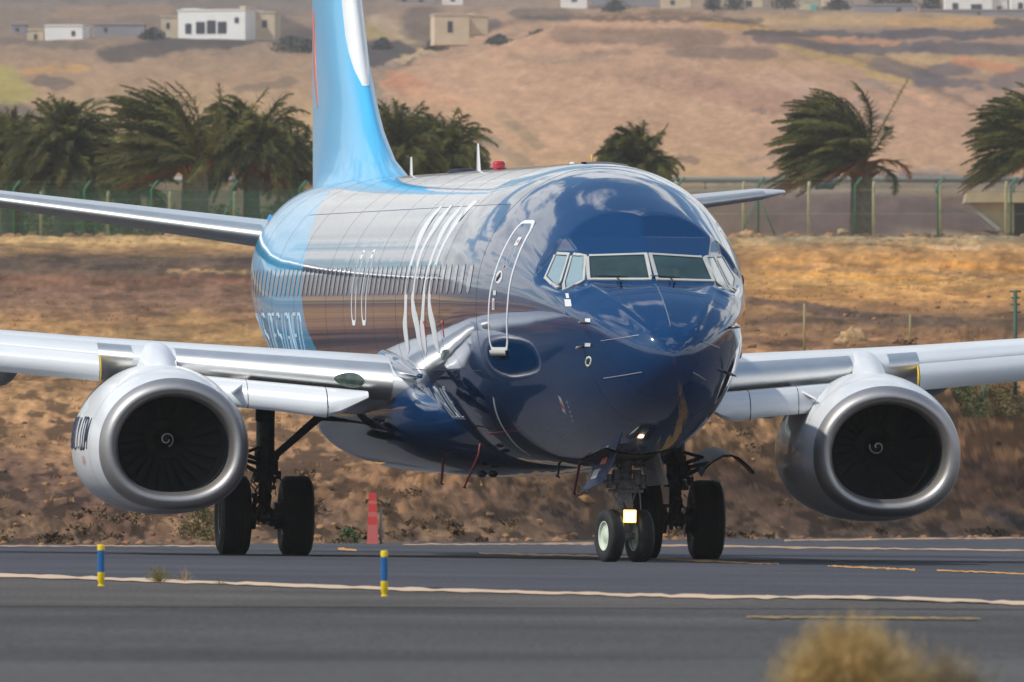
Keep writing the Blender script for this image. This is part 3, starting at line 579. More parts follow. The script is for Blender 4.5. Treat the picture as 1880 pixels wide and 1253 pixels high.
# ---------------------------------------------------------------- right side: culvert, posts, striped marker, edge posts
CON = mat('old_concrete', lin((178, 162, 128)), .9, var=.15, vscale=1.)
root = empty('road_bridge', at(1850, 430, 836)); bx, by, bz = root.location; tag(root, 'tan concrete road underpass with a sloping wing wall at the right edge', 'bridge')
def wx(px, py, d): a = at(px, py, d); return (a[0]-bx, a[1]-by, a[2]-bz)
def slab(pts, d, dep, name, m):
    b = MB(); F0 = [wx(p[0], p[1], d) for p in pts]; F1 = [(x, y + dep, z) for x, y, z in F0]; n = len(pts); b.add(F0 + F1, [tuple(range(n)), tuple(range(2*n-1, n-1, -1))] + [(i, i+n, (i+1) % n + n, (i+1) % n) for i in range(n)]); return b.build(name, m, root, smooth=False)
slab([(1772, 372), (2060, 372), (2060, 354), (1776, 354)], 834, 6, 'parapet', CON); slab([(1782, 373.5), (1862, 373.5), (1862, 426), (1846, 426)], 834.6, .6, 'wing_wall', CON)
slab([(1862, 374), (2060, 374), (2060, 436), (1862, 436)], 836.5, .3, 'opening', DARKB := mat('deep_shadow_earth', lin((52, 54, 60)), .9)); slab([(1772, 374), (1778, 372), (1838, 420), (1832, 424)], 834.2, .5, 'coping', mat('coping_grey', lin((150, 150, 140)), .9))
o = MB(); G = MB(); g0 = at(1512, 352, 868); zc_ = tz(g0[0], 868)
b = MB(); b.box((0, 0, .55), (1.05, 2.2, .34), bev=.06); b.box((.02, .1, .78), (.8, 1.2, .22), bev=.07); cb = b.build('parked_car', mat('car_dark_paint', lin((58, 62, 66)), .3, coat=.5)); cb.location = (g0[0], 866, zc_ - .2 + .0); cb.rotation_euler = (0, 0, .0); tag(cb, 'small dark car on the road behind the fence left of the thick palm trunk', 'car')
for q in ((-.4, -.8), (.4, -.8), (-.4, .8), (.4, .8)):
    b = MB(); b.revolve([(-.07, .05), (-.07, .2), (.07, .2), (.07, .05)], (q[0], q[1], .4), 'x', 16); b.build('wheel', RUBB := mat('car_tyre', (.02, .02, .02), .8), cb)
b = MB(); rd = [];
for x in np.linspace(-80, 60, 60): rd.append([(x, 861.5, tz(x, 861.5) + .02), (x, 871.0, tz(x, 871.) + .02)])
o = b.grid(rd).build('road', asphalt('far_road_asphalt', lin((126, 120, 112)))); kind(o)
b = MB(); root = empty('guard_rail', (8, 860.5, tz(8, 860.5))); tag(root, 'low grey guard rail along the road behind the fence', 'guard rail')
b.box((0, 0, .55), (100, .06, .28)); b.build('rail', mat('rail_grey', lin((138, 138, 132)), .5, metal=.0), root)
for k in range(26): b = MB(); b.box((-50 + 4*k, .06, .2), (.12, .1, .75)); b.build('rail_post', mat('rail_grey', (0, 0, 0)), root)

def pole(name, label, px, pyt, pyb, r, m, cat, lean=0, bars=()):
    g = terrain_at(px, pyb, 300); d = g[1]; h = (pyb-pyt)/FP*d; root = empty(name, g); tag(root, label, cat); b = MB(); b.tube([(0, 0, -.3), (lean, 0, h)], r, 8); b.build('shaft', m, root)
    for (f, w) in bars: b = MB(); b.tube([(lean*f - w, 0, h*f), (lean*f + w, 0, h*f)], r*.5, 6); b.build('crossbar', m, root)
    return root
pole('utility_pole', 'green steel pole with stacked crossbars at the right edge above the wing', 1864, 540, 742, .055, mat('pole_green', lin((52, 84, 66)), .6), 'pole', 0, ((.99, .16), (.93, .12), (.87, .13), (.80, .16), (.12, .14)))
pole('leaning_stake', 'short green stake leaning right below the right wing', 1797, 694, 748, .05, mat('pole_green', (0, 0, 0)), 'stake', .30)
pole('thin_post', 'thin pale post left of the large boulder above the right wing', 1477, 558, 645, .035, mat('post_pale', lin((150, 140, 96)), .8), 'post')
pole('thin_post', 'thin pale post on the dark ditch right of the large boulder', 1671, 578, 625, .03, mat('post_pale', (0, 0, 0)), 'post')

g = gz(684, 999); root = empty('striped_marker', g); tag(root, 'red and white banded marker board standing at the asphalt edge behind the jet', 'marker'); k = g[1]/FP; Hm = 94*k
b = MB(); RW = [mat('marker_red', lin((205, 62, 60)), .5), mat('marker_pink', lin((204, 104, 98)), .6)]
zz = np.linspace(0, 1, 33)
prev = None
for i in range(32):
    t0, t1 = zz[i], zz[i+1]; w0, w1 = (.100 - .035*t0), (.100 - .035*t1); b.cur = 1 if (t0 < .36 or .52 < t0 < .60 or .76 < t0 < .82) else 0
    b.loft([[(x*w0, y_*w0*.8, Hm*t0) for x, y_ in ((-1, -1), (1, -1), (1, 1), (-1, 1))], [(x*w1, y_*w1*.8, Hm*t1) for x, y_ in ((-1, -1), (1, -1), (1, 1), (-1, 1))]], cap=(i in (0, 31)))
b.build('board', RW, root, smooth=False); b = MB(); b.box((.15, .15, .32), (.05, .04, .64)); b.build('stay', mat('stay_grey', lin((150, 140, 135)), .7), root)
def edge_post(px, pyb, pyt, label):
    g = ground_at(px, pyb); k = g[1]/FP; H = (pyb-pyt)*k; w = 6.6*k; root = empty('edge_marker_post', g); tag(root, label, 'marker post', 'blue and yellow edge posts'); Y_ = mat('post_yellow', lin((238, 204, 20)), .4, var=.06, vscale=30.); B_ = mat('post_blue', lin((12, 96, 156)), .35, var=.06, vscale=30.)
    b = MB(); b.revolve([(0, 0), (0, w*1.0), (H*.02, w*1.0), (H*.035, w*.72), (H*.09, w*.72), (H*.13, w*.98), (H*.34, w*1.0)], (0, 0, 0), 'z', 24); b.build('base', Y_, root, sharp=40)
    b = MB(); b.revolve([(H*.34, w*.97), (H*.86, w*.97)], (0, 0, 0), 'z', 24); b.build('sleeve', B_, root)
    b = MB(); b.revolve([(H*.86, w), (H*.97, w*1.03), (H*.99, w*.95), (H, w*.6), (H, 0)], (0, 0, 0), 'z', 24); b.build('cap', Y_, root, sharp=40)
edge_post(185.5, 1077, 1000, 'yellow and blue edge post on the left, by the weeds and the white line'); edge_post(705.5, 1096, 1011, 'yellow and blue edge post nearer the middle, below the main wheels')

# ---------------------------------------------------------------- houses on the hillside
WALLW = mat('house_white', lin((247, 244, 238)), .8, var=.04, vscale=.6); WALLC = mat('house_cream', lin((214, 194, 164)), .85, var=.1, vscale=.6); WALLG = mat('house_grey', lin((150, 146, 150)), .85, var=.1, vscale=.6); HWIN = mat('house_window', lin((60, 62, 72)), .3); HROOF = mat('house_roof', lin((170, 150, 135)), .85); TURQ = mat('shutter_turquoise', lin((110, 176, 160)), .6)
def house(label, px0, px1, pyt, pyb, d, wall, wins=(), extra=(), rot=0., dep=7.):
    k = d/FP; W = (px1-px0)*k; H = (pyb-pyt)*k; x, y, z = at((px0+px1)/2, pyb, d); root = empty('house', (x, y, z), rot); tag(root, label, 'house', 'houses on the hillside')
    b = MB(); b.box((0, dep/2, H*.5 - .8), (W, dep, H + 1.6), bev=.05); b.box((0, dep/2, H + .08), (W + .2, dep + .2, .16)); w = b.build('wall', wall, root, smooth=False)
    b = MB(); b.box((0, dep/2, H + .2), (W - .4, dep - .4, .1)); b.build('roof', HROOF, root, smooth=False)
    for (a0, a1, t0, t1) in wins:       # fractions of the front
        b = MB(); b.box(((a0 + a1)/2*W - W/2, -.0, H*(1 - (t0+t1)/2)), ((a1-a0)*W, .12, (t1-t0)*H)); b.build('window', HWIN, root, smooth=False)
    for (a0, a1, hh, m, yo) in extra:   # blocks on the roof or in front
        b = MB(); b.box(((a0+a1)/2*W - W/2, dep/2 + yo, H*hh/2 + (H if yo == 0 else 0)), ((a1-a0)*W, dep*.6, H*hh), bev=.05); b.build('annex', m, root, smooth=False)
    return root
house('white flat roofed house with two arches, upper left of the hillside', 322, 455, 20, 62, 2300, WALLW, [(.11, .20, .55, 1.), (.27, .40, .48, 1.), (.43, .56, .42, 1.), (.59, .72, .48, 1.), (.84, .9, .3, .55)], [(.0, .26, .12, WALLW, 0), (.86, .95, .2, WALLC, 0)], -.35)
house('cream house wing joined to the right of the white arched house', 452, 505, 24, 62, 2302, WALLC, [(.55, .72, .35, .7)], [(.05, .2, .25, WALLW, 0)], -.1)
house('small cream house touching the left of the white arched house', 296, 326, 32, 58, 2302, WALLC, [(.3, .5, .4, .8)])
house('brilliant white low house at the left', 82, 152, 48, 74, 2250, WALLW, [(.7, .8, .35, .7)], (), -.1)
house('dull cream shed left of the brilliant white house', 50, 80, 56, 74, 2251, WALLC, [(.4, .6, .4, .9)]); house('long pale grey wall-like building right of the brilliant white house', 172, 266, 46, 62, 2300, WALLG, [(.2, .26, .3, .8)]); house('faint pale house at the far left', 20, 48, 46, 60, 2330, WALLG, [(.3, .5, .4, .8)])
o = house('ruined stone house with broken walls beside the dirt track', 797, 862, 28, 60, 2120, WALLC, [(.38, .52, .35, 1.)], [(.0, .7, .1, WALLC, 0)], .1, 5.)
house('low broken stone wall right of the ruined house', 862, 896, 30, 42, 2125, WALLC, (), [(.0, .35, .5, WALLC, 0)], .1, 3.)
house('grey house cut by the top edge, left of centre', 722, 800, -22, 7, 2700, WALLG, [(.2, .3, .5, .9), (.6, .7, .5, .9)])
house('small white house cut by the top edge above the ruin', 812, 850, -20, 5, 2710, WALLW, [(.4, .6, .5, .9)])
house('white house cut by the top edge above the hill', 1030, 1078, -20, 6, 2700, WALLW, [(.4, .6, .6, .9)])
house('grey building cut by the top edge above the hill', 1085, 1210, -24, 2, 2720, WALLG, [(.2, .3, .5, .9)])
house('cream cottage above the right end of the hill top', 1215, 1268, -8, 13, 2680, WALLC, [(.3, .45, .4, .8)]); house('dark roofed cottage with a turquoise shutter', 1470, 1505, 4, 27, 2640, WALLC, (), [(.5, .85, .8, TURQ, -3.)])
house('cream house among trees near the top right', 1322, 1400, -15, 17, 2660, WALLC, [(.2, .35, .5, .9), (.6, .75, .5, .9)]); house('pinkish house cut by the top edge near the right', 1510, 1560, -16, 16, 2700, WALLC, [(.3, .5, .5, .9)])
house('long grey white garden wall building at the top right', 1566, 1680, 10, 27, 2600, WALLG, [(.7, .78, .3, .8)]); house('large white villa at the top right corner', 1735, 1822, -14, 26, 2590, WALLW, [(.16, .28, .5, .8), (.55, .78, .55, .8)], (), .0)
house('white villa wing right of the large villa', 1822, 1850, 0, 24, 2592, WALLW, [(.3, .6, .5, .8)]); house('white garden wall in front of the large villa', 1690, 1900, 20, 29, 2560, WALLG, [(.5, .52, .3, .8)]); house('small white house cut by the right edge', 1856, 1900, -6, 22, 2600, WALLW, [(.3, .5, .4, .8)])
TRD = leafmat('far_tree_dark', lin((84, 86, 84)), .3, .4)
for px, py, w, h, lb in ((535, 60, 5.5, 2.0, 'dark low tree right of the white arched house'), (565, 66, 3.0, 1.6, 'small dark bush touching the left of the tail fin top'), (280, 66, 3.4, 1.4, 'dark bush left of the white arched house'), (915, 44, 3.2, 1.2, 'low bush right of the broken stone wall'), (1130, 8, 4.0, 1.8, 'dark hedge above the hill top'), (1540, 30, 4.5, 1.6, 'hedge left of the long grey wall'), (1785, 30, 4.0, 1.3, 'low hedge in front of the garden wall of the villa'), (1350, 30, 3.5, 3.0, 'dark bush beside the cream house near the top'), (1310, 22, 3., 2.5, 'small green tree at the top left of the cream house'), (1620, 20, 5., 3., 'dark tree behind the long grey wall'), (1660, 14, 4., 3.5, 'dark tree left of the large villa'), (1440, 14, 4., 3., 'tree between the cream house and the cottage'), (1710, 18, 3.4, 3., 'dark tree touching the left of the villa'), (1866, 12, 3.4, 3.4, 'green tree behind the small house at the right edge'), (990, 36, 5., 2.2, 'dark round bush on the ridge left of the hill top'), (800, 78, 3., 1.4, 'low dark bush under the ruined house'), (702, 72, 2.6, 1.4, 'green bush beside the dark terrace at the track')):
    x, y, z = at(px, py, 2230 if py > 30 else 2610); z = tz(x, y); root = empty('far_tree', (x, y, z - .3)); tag(root, lb, 'tree', 'small trees on the hillside'); o = leaf_shrub('crown', (0, 0, .5), w, h, TRD, 800, rb, .22); o.parent = root
    b = MB(); b.tube([(0, 0, -.5), (.05, 0, h*.6)], [.16, .08], 7); b.build('trunk', TR, root)
# ---------------------------------------------------------------- the airliner
# its own frame: x = across (towards its left wing), y = metres aft of the nose, z = up from the nose wheel contact
NAVY = mat('navy_paint', (.0012, .036, .120), .10, coat=1., spec=.1, coat_ior=1.72, bump=.0011, bscale=1.0, stretch=(2.2, 1.6, .8))
LBLUE = mat('light_blue_paint', (.012, .40, .74), .14, coat=.6, spec=.1, coat_ior=1.36, bump=.0011, bscale=1.0, stretch=(2.2, 1.6, .8))
FINBL = mat('fin_blue_paint', (.08, .48, .80), .3, coat=.35, bump=.0015, bscale=1.2)
WHITE = mat('white_paint', (.78, .78, .77), .25, coat=.4, var=.05, vscale=1.5)
WHITEP = mat('wing_white', (.72, .74, .76), .3, coat=.3, var=.05, vscale=.8)
GREYP = mat('wing_grey', (.50, .51, .53), .4, var=.08, vscale=1.)
NACW = mat('nacelle_paint', (.76, .77, .78), .35, coat=.3, var=.04, vscale=1.5)
ALU = mat('polished_aluminium', (.84, .83, .80), .47, metal=1., var=.06, vscale=2., bump=.0006, bscale=6.)
LIPM = mat('satin_lip_metal', (.48, .46, .45), .54, metal=1., var=.06, vscale=3.)
RUB = mat('tyre_rubber', (.016, .016, .018), .75, var=.25, vscale=6.)
GEARM = mat('gear_steel', (.055, .058, .064), .45, metal=.3, var=.35, vscale=14.)
GEARL = mat('gear_grey', (.16, .165, .17), .5, var=.3, vscale=18.)
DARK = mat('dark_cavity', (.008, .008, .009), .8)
FAN = mat('fan_blade_metal', (.075, .08, .085), .36, metal=.5, var=.1)
SPIN = mat('spinner_black', (.010, .011, .013), .35)
SPING = mat('spinner_grey', (.055, .06, .055), .5)
MARK = mat('white_marking', (.74, .75, .76), .3, coat=.6)
LETT = mat('lettering_white', (.50, .55, .62), .5)
LETH = mat('lettering_pale', (.60, .72, .80), .5)
MARKL = mat('livery_white', (.74, .75, .76), .5)
FRAME = mat('window_frame_cream', (.54, .53, .48), .3, coat=.3, var=.06, vscale=8.)
GLASS = mat('cockpit_glass', (.022, .045, .038), .04, coat=1., var=.55, vscale=3.)
GLASS.node_tree.nodes['Principled BSDF'].inputs['Thin Film Thickness'].default_value = 420.; GLASS.node_tree.nodes['Principled BSDF'].inputs['Thin Film IOR'].default_value = 1.9
GLASSP = mat('side_cockpit_glass', (.30, .40, .42), .06, coat=1.)
WINP = mat('cabin_window_shade', (.34, .36, .39), .12, coat=1., spec=.1, coat_ior=1.66)
WINF = mat('cabin_window_edge', (.02, .025, .04), .3)
WINE = mat('cabin_window_rim', (.03, .04, .08), .2, coat=1., spec=.1, coat_ior=1.66)
SEAM = mat('panel_seam', (.012, .016, .03), .5)
RED = mat('red_paint', (.45, .03, .03), .4)
REDM = mat('mast_red', (.16, .018, .02), .5)
REDL = mat('beacon_red', (.55, .01, .012), .12, coat=1.)
YEL = mat('yellow_paint', (.75, .50, .05), .5)
RIMM = mat('rim_cream', (.62, .68, .56), .4, var=.1, vscale=20.)
ORNG = mat('smile_red', (.75, .10, .04), .3, coat=.5)

TH, PITCH = .133, .0090
A = empty('airliner')
A.matrix_world = (Matrix.Translation((1.482, 214.0, -SLOPE*1.482)) @ Matrix.Rotation(SLOPE, 4, 'Y') @ Matrix.Rotation(TH, 4, 'Z')
                  @ Matrix.Rotation(PITCH, 4, 'X') @ Matrix.Translation((0, -4.0, 0)))
tag(A, 'navy blue twin engine passenger jet with pale blue tail, head on', 'airplane')

# ---- fuselage
NPH = 240
ss = np.concatenate([np.linspace(.02, 1.1, 40)**2, np.arange(1.3, 5.0, .035), np.arange(5.0, 22., .2), np.arange(22., 29., .05), np.arange(29., 38.01, .2)])
phis = np.linspace(0, 2*math.pi, NPH, endpoint=False)
S2, P2 = np.meshgrid(ss, phis, indexing='ij')
G = fp(S2.ravel(), P2.ravel()).reshape(len(ss), NPH, 3)
b = MB(); b.loft(G, cap=True, flip=False)
sb = lambda h: np.interp(h, [1.0, 2.0, 2.68, 3.02, 3.48, 3.95, 4.42, 4.9, 5.2], [19.4, 21.0, 22.44, 23.23, 23.73, 24.18, 25.23, 27.6, 30.])
V = np.array(b.v); quad = np.array([f[:4] for f in b.f]); cen = V[quad].mean(1)
b.mi = list((cen[:, 1] > sb(cen[:, 2])).astype(int))
fus = b.build('fuselage', [NAVY, LBLUE], A, sharp=75)

def ribbon(mb, pts, width, lift=.004, nrm=None, taper=None):
    """flat stripe lying on the body along surface points"""
    pts = np.array(pts, float); N = fnorm(pts) if nrm is None else np.array(nrm)
    T = np.gradient(pts, axis=0); T /= np.linalg.norm(T, axis=1, keepdims=True) + 1e-9
    W = np.cross(T, N); W /= np.linalg.norm(W, axis=1, keepdims=True) + 1e-9
    w = np.full(len(pts), width/2.) if taper is None else np.array(taper)*width/2
    Pc = pts + N*lift
    G = np.stack([Pc - W*w[:, None] - N*lift*1.6, Pc - W*w[:, None], Pc + W*w[:, None], Pc + W*w[:, None] - N*lift*1.6], 1)
    mb.grid(G); return mb
def side_line(sh, n=10, side=-1):
    sh = np.array(sh, float); out = []
    for i in range(len(sh)-1):
        for t in np.linspace(0, 1, n, endpoint=(i == len(sh)-2)): out.append(sh[i]*(1-t) + sh[i+1]*t)
    out = np.array(out); return side_pt(out[:, 0], out[:, 1], side)
def patch_side(mb, fn, nu, nv, lift, side=-1):
    """fn(u, v) -> (s, h); a skin patch with turned down edges"""
    U, Vv = np.meshgrid(np.linspace(0, 1, nu), np.linspace(0, 1, nv), indexing='ij')
    sh = np.array([fn(u, v) for u, v in zip(U.ravel(), Vv.ravel())])
    P = side_pt(sh[:, 0], sh[:, 1], side); N = fnorm(P)
    mb.grid((P + N*lift).reshape(nu, nv, 3), flip=(side < 0)); return mb

# ---- panel seams
b = MB()
for s0 in (1.33, 5.95, 8.6, 11.0, 13.2, 15.6, 18.9, 20.9, 24.6, 27.2, 29.6):
    ph = np.linspace(0, 2*math.pi, 121); P = fp(np.full_like(ph, s0), ph); ribbon(b, P, .010 if s0 in (5.95, 13.2, 20.9) else .006, .0015)
for h0 in (4.62, 2.45):
    for sd in (-1, 1): ribbon(b, side_line([(6.2, h0), (27.0, h0)], 60, sd), .008, .0015)
b.build('panel_seam', SEAM, A)
b = MB()
P = front_pt(np.full(24, 0.), np.linspace(3.05, 3.55, 24)); ribbon(b, P, .012, .002); SM = mat('strip_metal', (.45, .47, .5), .35, metal=.8); b.build('lightning_strip', SM, A)
for l0, l1, h0, h1 in ((-.74, -.36, 2.375, 2.46), (.275, .486, 2.466, 2.37), (-.80, -.40, 2.85, 2.93), (.41, .68, 2.853, 2.78)):
    P = front_pt(np.linspace(l0, l1, 16), np.linspace(h0, h1, 16)); b = MB(); ribbon(b, P, .012, .006); b.build('lightning_strip', SM, A)

# ---- cockpit windows
def quad_pts(q, n, m):
    q = np.array(q, float); U, Vv = np.meshgrid(np.linspace(0, 1, n), np.linspace(0, 1, m), indexing='ij')
    U = U[..., None]; Vv = Vv[..., None]
    return (q[0]*(1-U)*(1-Vv) + q[1]*U*(1-Vv) + q[2]*U*Vv + q[3]*(1-U)*Vv).reshape(-1, 2)
def pane(q, m, frame_w, sgn):
    """q: corners (across, height), clockwise from the upper outer one"""
    q = [(x*sgn, h) for x, h in q]
    L = quad_pts(q, 16, 12); P = front_pt(L[:, 0], L[:, 1]); N = fnorm(P)
    b = MB(); b.grid((P + N*.008).reshape(16, 12, 3), flip=(sgn > 0))
    o = b.build('cockpit_window', m, A)
    fr_ = MB(); qq = np.array(q); c = qq.mean(0)
    outl = []
    for i in range(4):
        for t in np.linspace(0, 1, 14, endpoint=False): outl.append(qq[i]*(1-t) + qq[(i+1) % 4]*t)
    outl = np.array(outl + [outl[0]]); P = front_pt(outl[:, 0], outl[:, 1]); N = fnorm(P)
    mid = front_pt(np.array([c[0]]), np.array([c[1]]))[0]
    Pin = P + (mid - P)*.012; d = P - mid
    seg = np.roll(P, -1, 0) - P
    # outward direction inside the surface
    T = np.gradient(P, axis=0); W = np.cross(T, N); W /= np.linalg.norm(W, axis=1, keepdims=True) + 1e-9
    W *= np.sign((W*d).sum(1))[:, None]
    corner = np.zeros(len(P)); corner[::14] = 1
    w = frame_w*(1 + .25*corner)
    Po = P + W*w[:, None]
    G = np.stack([Pin + N*.004, Pin + N*.016, Po + N*.016, Po - N*.004], 1)
    fr_.grid(G, flip=(sgn < 0)); fr_.build('window_frame', FRAME, o, sharp=40)
    gk = MB(); G = np.stack([Pin - (P - mid)/np.linalg.norm(P - mid, axis=1)[:, None]*.014 + N*.011, Pin + N*.013], 1)
    gk.grid(G, flip=(sgn < 0)); gk.build('window_gasket', WINF, o)
    return o
for sg in (1, -1):
    pane([(.735, 3.925), (.045, 3.955), (.055, 3.650), (.785, 3.640)], GLASS, .040, sg)
    pane([(.905, 3.94), (.795, 3.93), (.855, 3.625), (1.075, 3.505)], GLASSP, .036, sg)
    pane([(1.07, 3.95), (.955, 3.942), (1.125, 3.520), (1.215, 3.665)], GLASSP, .036, sg)
# wipers
for sg, x0 in ((1, .26), (-1, -.42)):
    b = MB()
    pz = front_pt(np.array([x0]), np.array([3.585]))[0]; b.tube([pz + (0, .02, 0), pz + (0, -.045, .03)], .014, 8)
    bx = front_pt(np.array([x0 - .04]), np.array([3.645]))[0] + (0, -.03, .02)
    b.tube([pz + (0, -.045, .03), bx], .010, 6)
    for xe in (-.32,):
        t = np.linspace(0, 1, 6); X_ = x0 - .04 + t*xe*1.0 + .06; P = front_pt(X_, 3.668 + .012*t) + (0, -.02, .012)
        b.tube(list(P), .008, 6)
    P = front_pt(np.linspace(x0 - .34, x0 + .10, 8), np.linspace(3.672, 3.668, 8)) + (0, -.012, .006)
    b.tube(list(P), .0065, 5)
    b.build('wiper', WINF, A)

# ---- cabin windows, doors and exits
for sd in (-1, 1):
    s0 = 6.45
    while s0 < 31.2:
        if not (abs(s0 - 12.0) < .1 and False):
            o = MB()
            def el(u, v, s0=s0): a = 2*math.pi*v; r = .001 + u; q = .5 + .5; return (s0 + .125*r*np.sign(math.cos(a))*abs(math.cos(a))**.75, 3.645 + .185*r*np.sign(math.sin(a))*abs(math.sin(a))**.75)
            o.cur = 0; patch_side(o, lambda u, v: el(u*1.0, v), 4, 17, .0055, sd)
            o.cur = 1; patch_side(o, lambda u, v: el(1.0 + .08*u, v), 2, 17, .0035, sd)
            o.build('cabin_window', [WINP, WINE], A)
        s0 += .508
def closed_outline(mb, pts, width, side, lift=.0045):
    P = side_line(pts + [pts[0]], 14, side); ribbon(mb, P, width, lift)
def door(name, fwd, aft, side, w=.058, foot=True):
    """fwd / aft: lists of (s, h) from the top down"""
    b = MB(); H0, H1 = fwd[0][1], fwd[-1][1]
    fs_ = pchip([-p[1] for p in fwd], [p[0] for p in fwd]); aa_ = pchip([-p[1] for p in aft], [p[0] for p in aft]); fs = lambda h: fs_(-np.asarray(h)); as_ = lambda h: aa_(-np.asarray(h))
    fn = lambda u, v: ((fs(H0 + (H1-H0)*v)*(1-u) + as_(H0 + (H1-H0)*v)*u), H0 + (H1-H0)*v)
    patch_side(b, fn, 9, 40, .003, side)
    o = b.build(name, NAVY, A)
    b = MB(); rad = .10
    hs = np.linspace(H0 - rad, H1 + rad, 26)
    path = [(fs(h), h) for h in hs] + [(fs(H1) + .05, H1 + .02), (fs(H1) + .12, H1)] + [(as_(H1) - .12, H1), (as_(H1) - .05, H1 + .02)] + [(as_(h), h) for h in hs[::-1]] \
        + [(as_(H0) - .05, H0 - .02), (as_(H0) - .12, H0)] + [(fs(H0) + .12, H0), (fs(H0) + .05, H0 - .02)]
    closed_outline(b, path, w, side)
    b.build('door_outline', MARKL, o, sharp=25)
    return o, fs, as_
for sd in (-1, 1):
    o, fs, as_ = door('entry_door', [(4.46, 4.38), (4.34, 4.08), (4.29, 3.8), (4.30, 3.45), (4.38, 3.1), (4.50, 2.73)],
                      [(5.01, 4.38), (5.04, 4.08), (5.11, 3.73), (5.21, 3.45), (5.29, 3.1), (5.37, 2.73)], sd)
    b = MB(); closed_outline(b, [(4.62 + .10*math.cos(a), 3.93 + .15*math.sin(a)) for a in np.linspace(0, 6.0, 14)], .018, sd); b.build('door_window', WINP, o)
    b = MB(); patch_side(b, lambda u, v: (4.86 + .16*u*math.cos(6.283*v), 3.665 + .085*u*math.sin(6.283*v)), 4, 17, .007, sd); b.build('door_handle_plate', MARK, o)
    b = MB(); P = side_line([(4.80, 3.70), (4.93, 3.63)], 6, sd); ribbon(b, P, .05, .02); b.build('door_handle', WINF, o)
    PK = mat('placard_pink', (.6, .25, .22), .5)
    for (s1, w1, h1, k1, m1) in ((4.52, .15, 4.07, .11, MARK), (4.90, .14, 3.43, .06, MARK), (4.95, .12, 3.24, .15, MARK), (4.55, .08, 4.11, .03, PK), (4.98, .05, 3.26, .1, PK), (4.72, .10, 3.79, .025, PK)):
        b = MB(); patch_side(b, lambda u, v: (s1 + w1*u, h1 + k1*v), 3, 3, .008 if m1 is MARK else .010, sd); b.build('door_placard', m1, o)
    b = MB(); P = side_line([(4.54, 2.69), (5.34, 2.69)], 12, sd); N = fnorm(P); ribbon(b, P, .07, .035); b.build('door_sill', mat('sill_grey', (.42, .41, .36), .5), o)
    for c0 in (17.75, 16.62):
        b = MB(); pts = []
        for a in np.linspace(0, 2*math.pi, 28, endpoint=False):
            pts.append((c0 + .235*np.sign(math.cos(a))*abs(math.cos(a))**.55, 3.56 + .50*np.sign(math.sin(a))*abs(math.sin(a))**.55))
        closed_outline(b, pts, .036, sd)
        ribbon(b, side_line([(c0 - .15, 3.075), (c0 + .15, 3.075)], 6, sd), .07, .006); ribbon(b, side_line([(c0 - .14, 3.98), (c0 + .12, 3.98)], 6, sd), .06, .006)
        b.build('overwing_exit', MARKL, A, sharp=25)

# ---- four long pale lines and the lettering on the flank
def smooth_path(pts, n=60):
    hs = [-p[1] for p in pts]; f = pchip(hs, [p[0] for p in pts]); hh = np.linspace(hs[0], hs[-1], n)
    return np.stack([f(hh), -hh], 1)
lines = [[(12.55, 4.68), (12.45, 4.45), (12.15, 4.1), (12.10, 3.75), (12.08, 3.3), (12.25, 2.95), (12.45, 2.66)],
         [(11.55, 4.66), (11.35, 4.35), (11.42, 4.1), (11.40, 3.77), (11.35, 3.33), (11.02, 3.04), (10.85, 2.66)],
         [(10.30, 4.66), (10.25, 4.41), (10.12, 4.12), (10.12, 3.76), (10.22, 3.33), (10.42, 2.97), (10.60, 2.64)],
         [(9.05, 4.68), (9.40, 4.48), (9.42, 4.19), (9.50, 3.83), (9.62, 3.33), (9.36, 3.04), (9.05, 2.64)]]
for sd in (-1, 1):
    for ln in lines:
        sh = smooth_path(ln, 70); P = side_pt(sh[:, 0], sh[:, 1], sd); t = np.linspace(0, 1, 70)
        b = MB(); tp = .62 + .55*np.exp(-((t-.12)/.10)**2) + .4*np.exp(-((t-.86)/.07)**2); tp *= np.clip(t/.05, 0.15, 1)*np.clip((1-t)/.06, 0.1, 1)
        ribbon(b, P, .42, .0025, taper=tp); b.build('livery_line', MARKL, A, sharp=25)
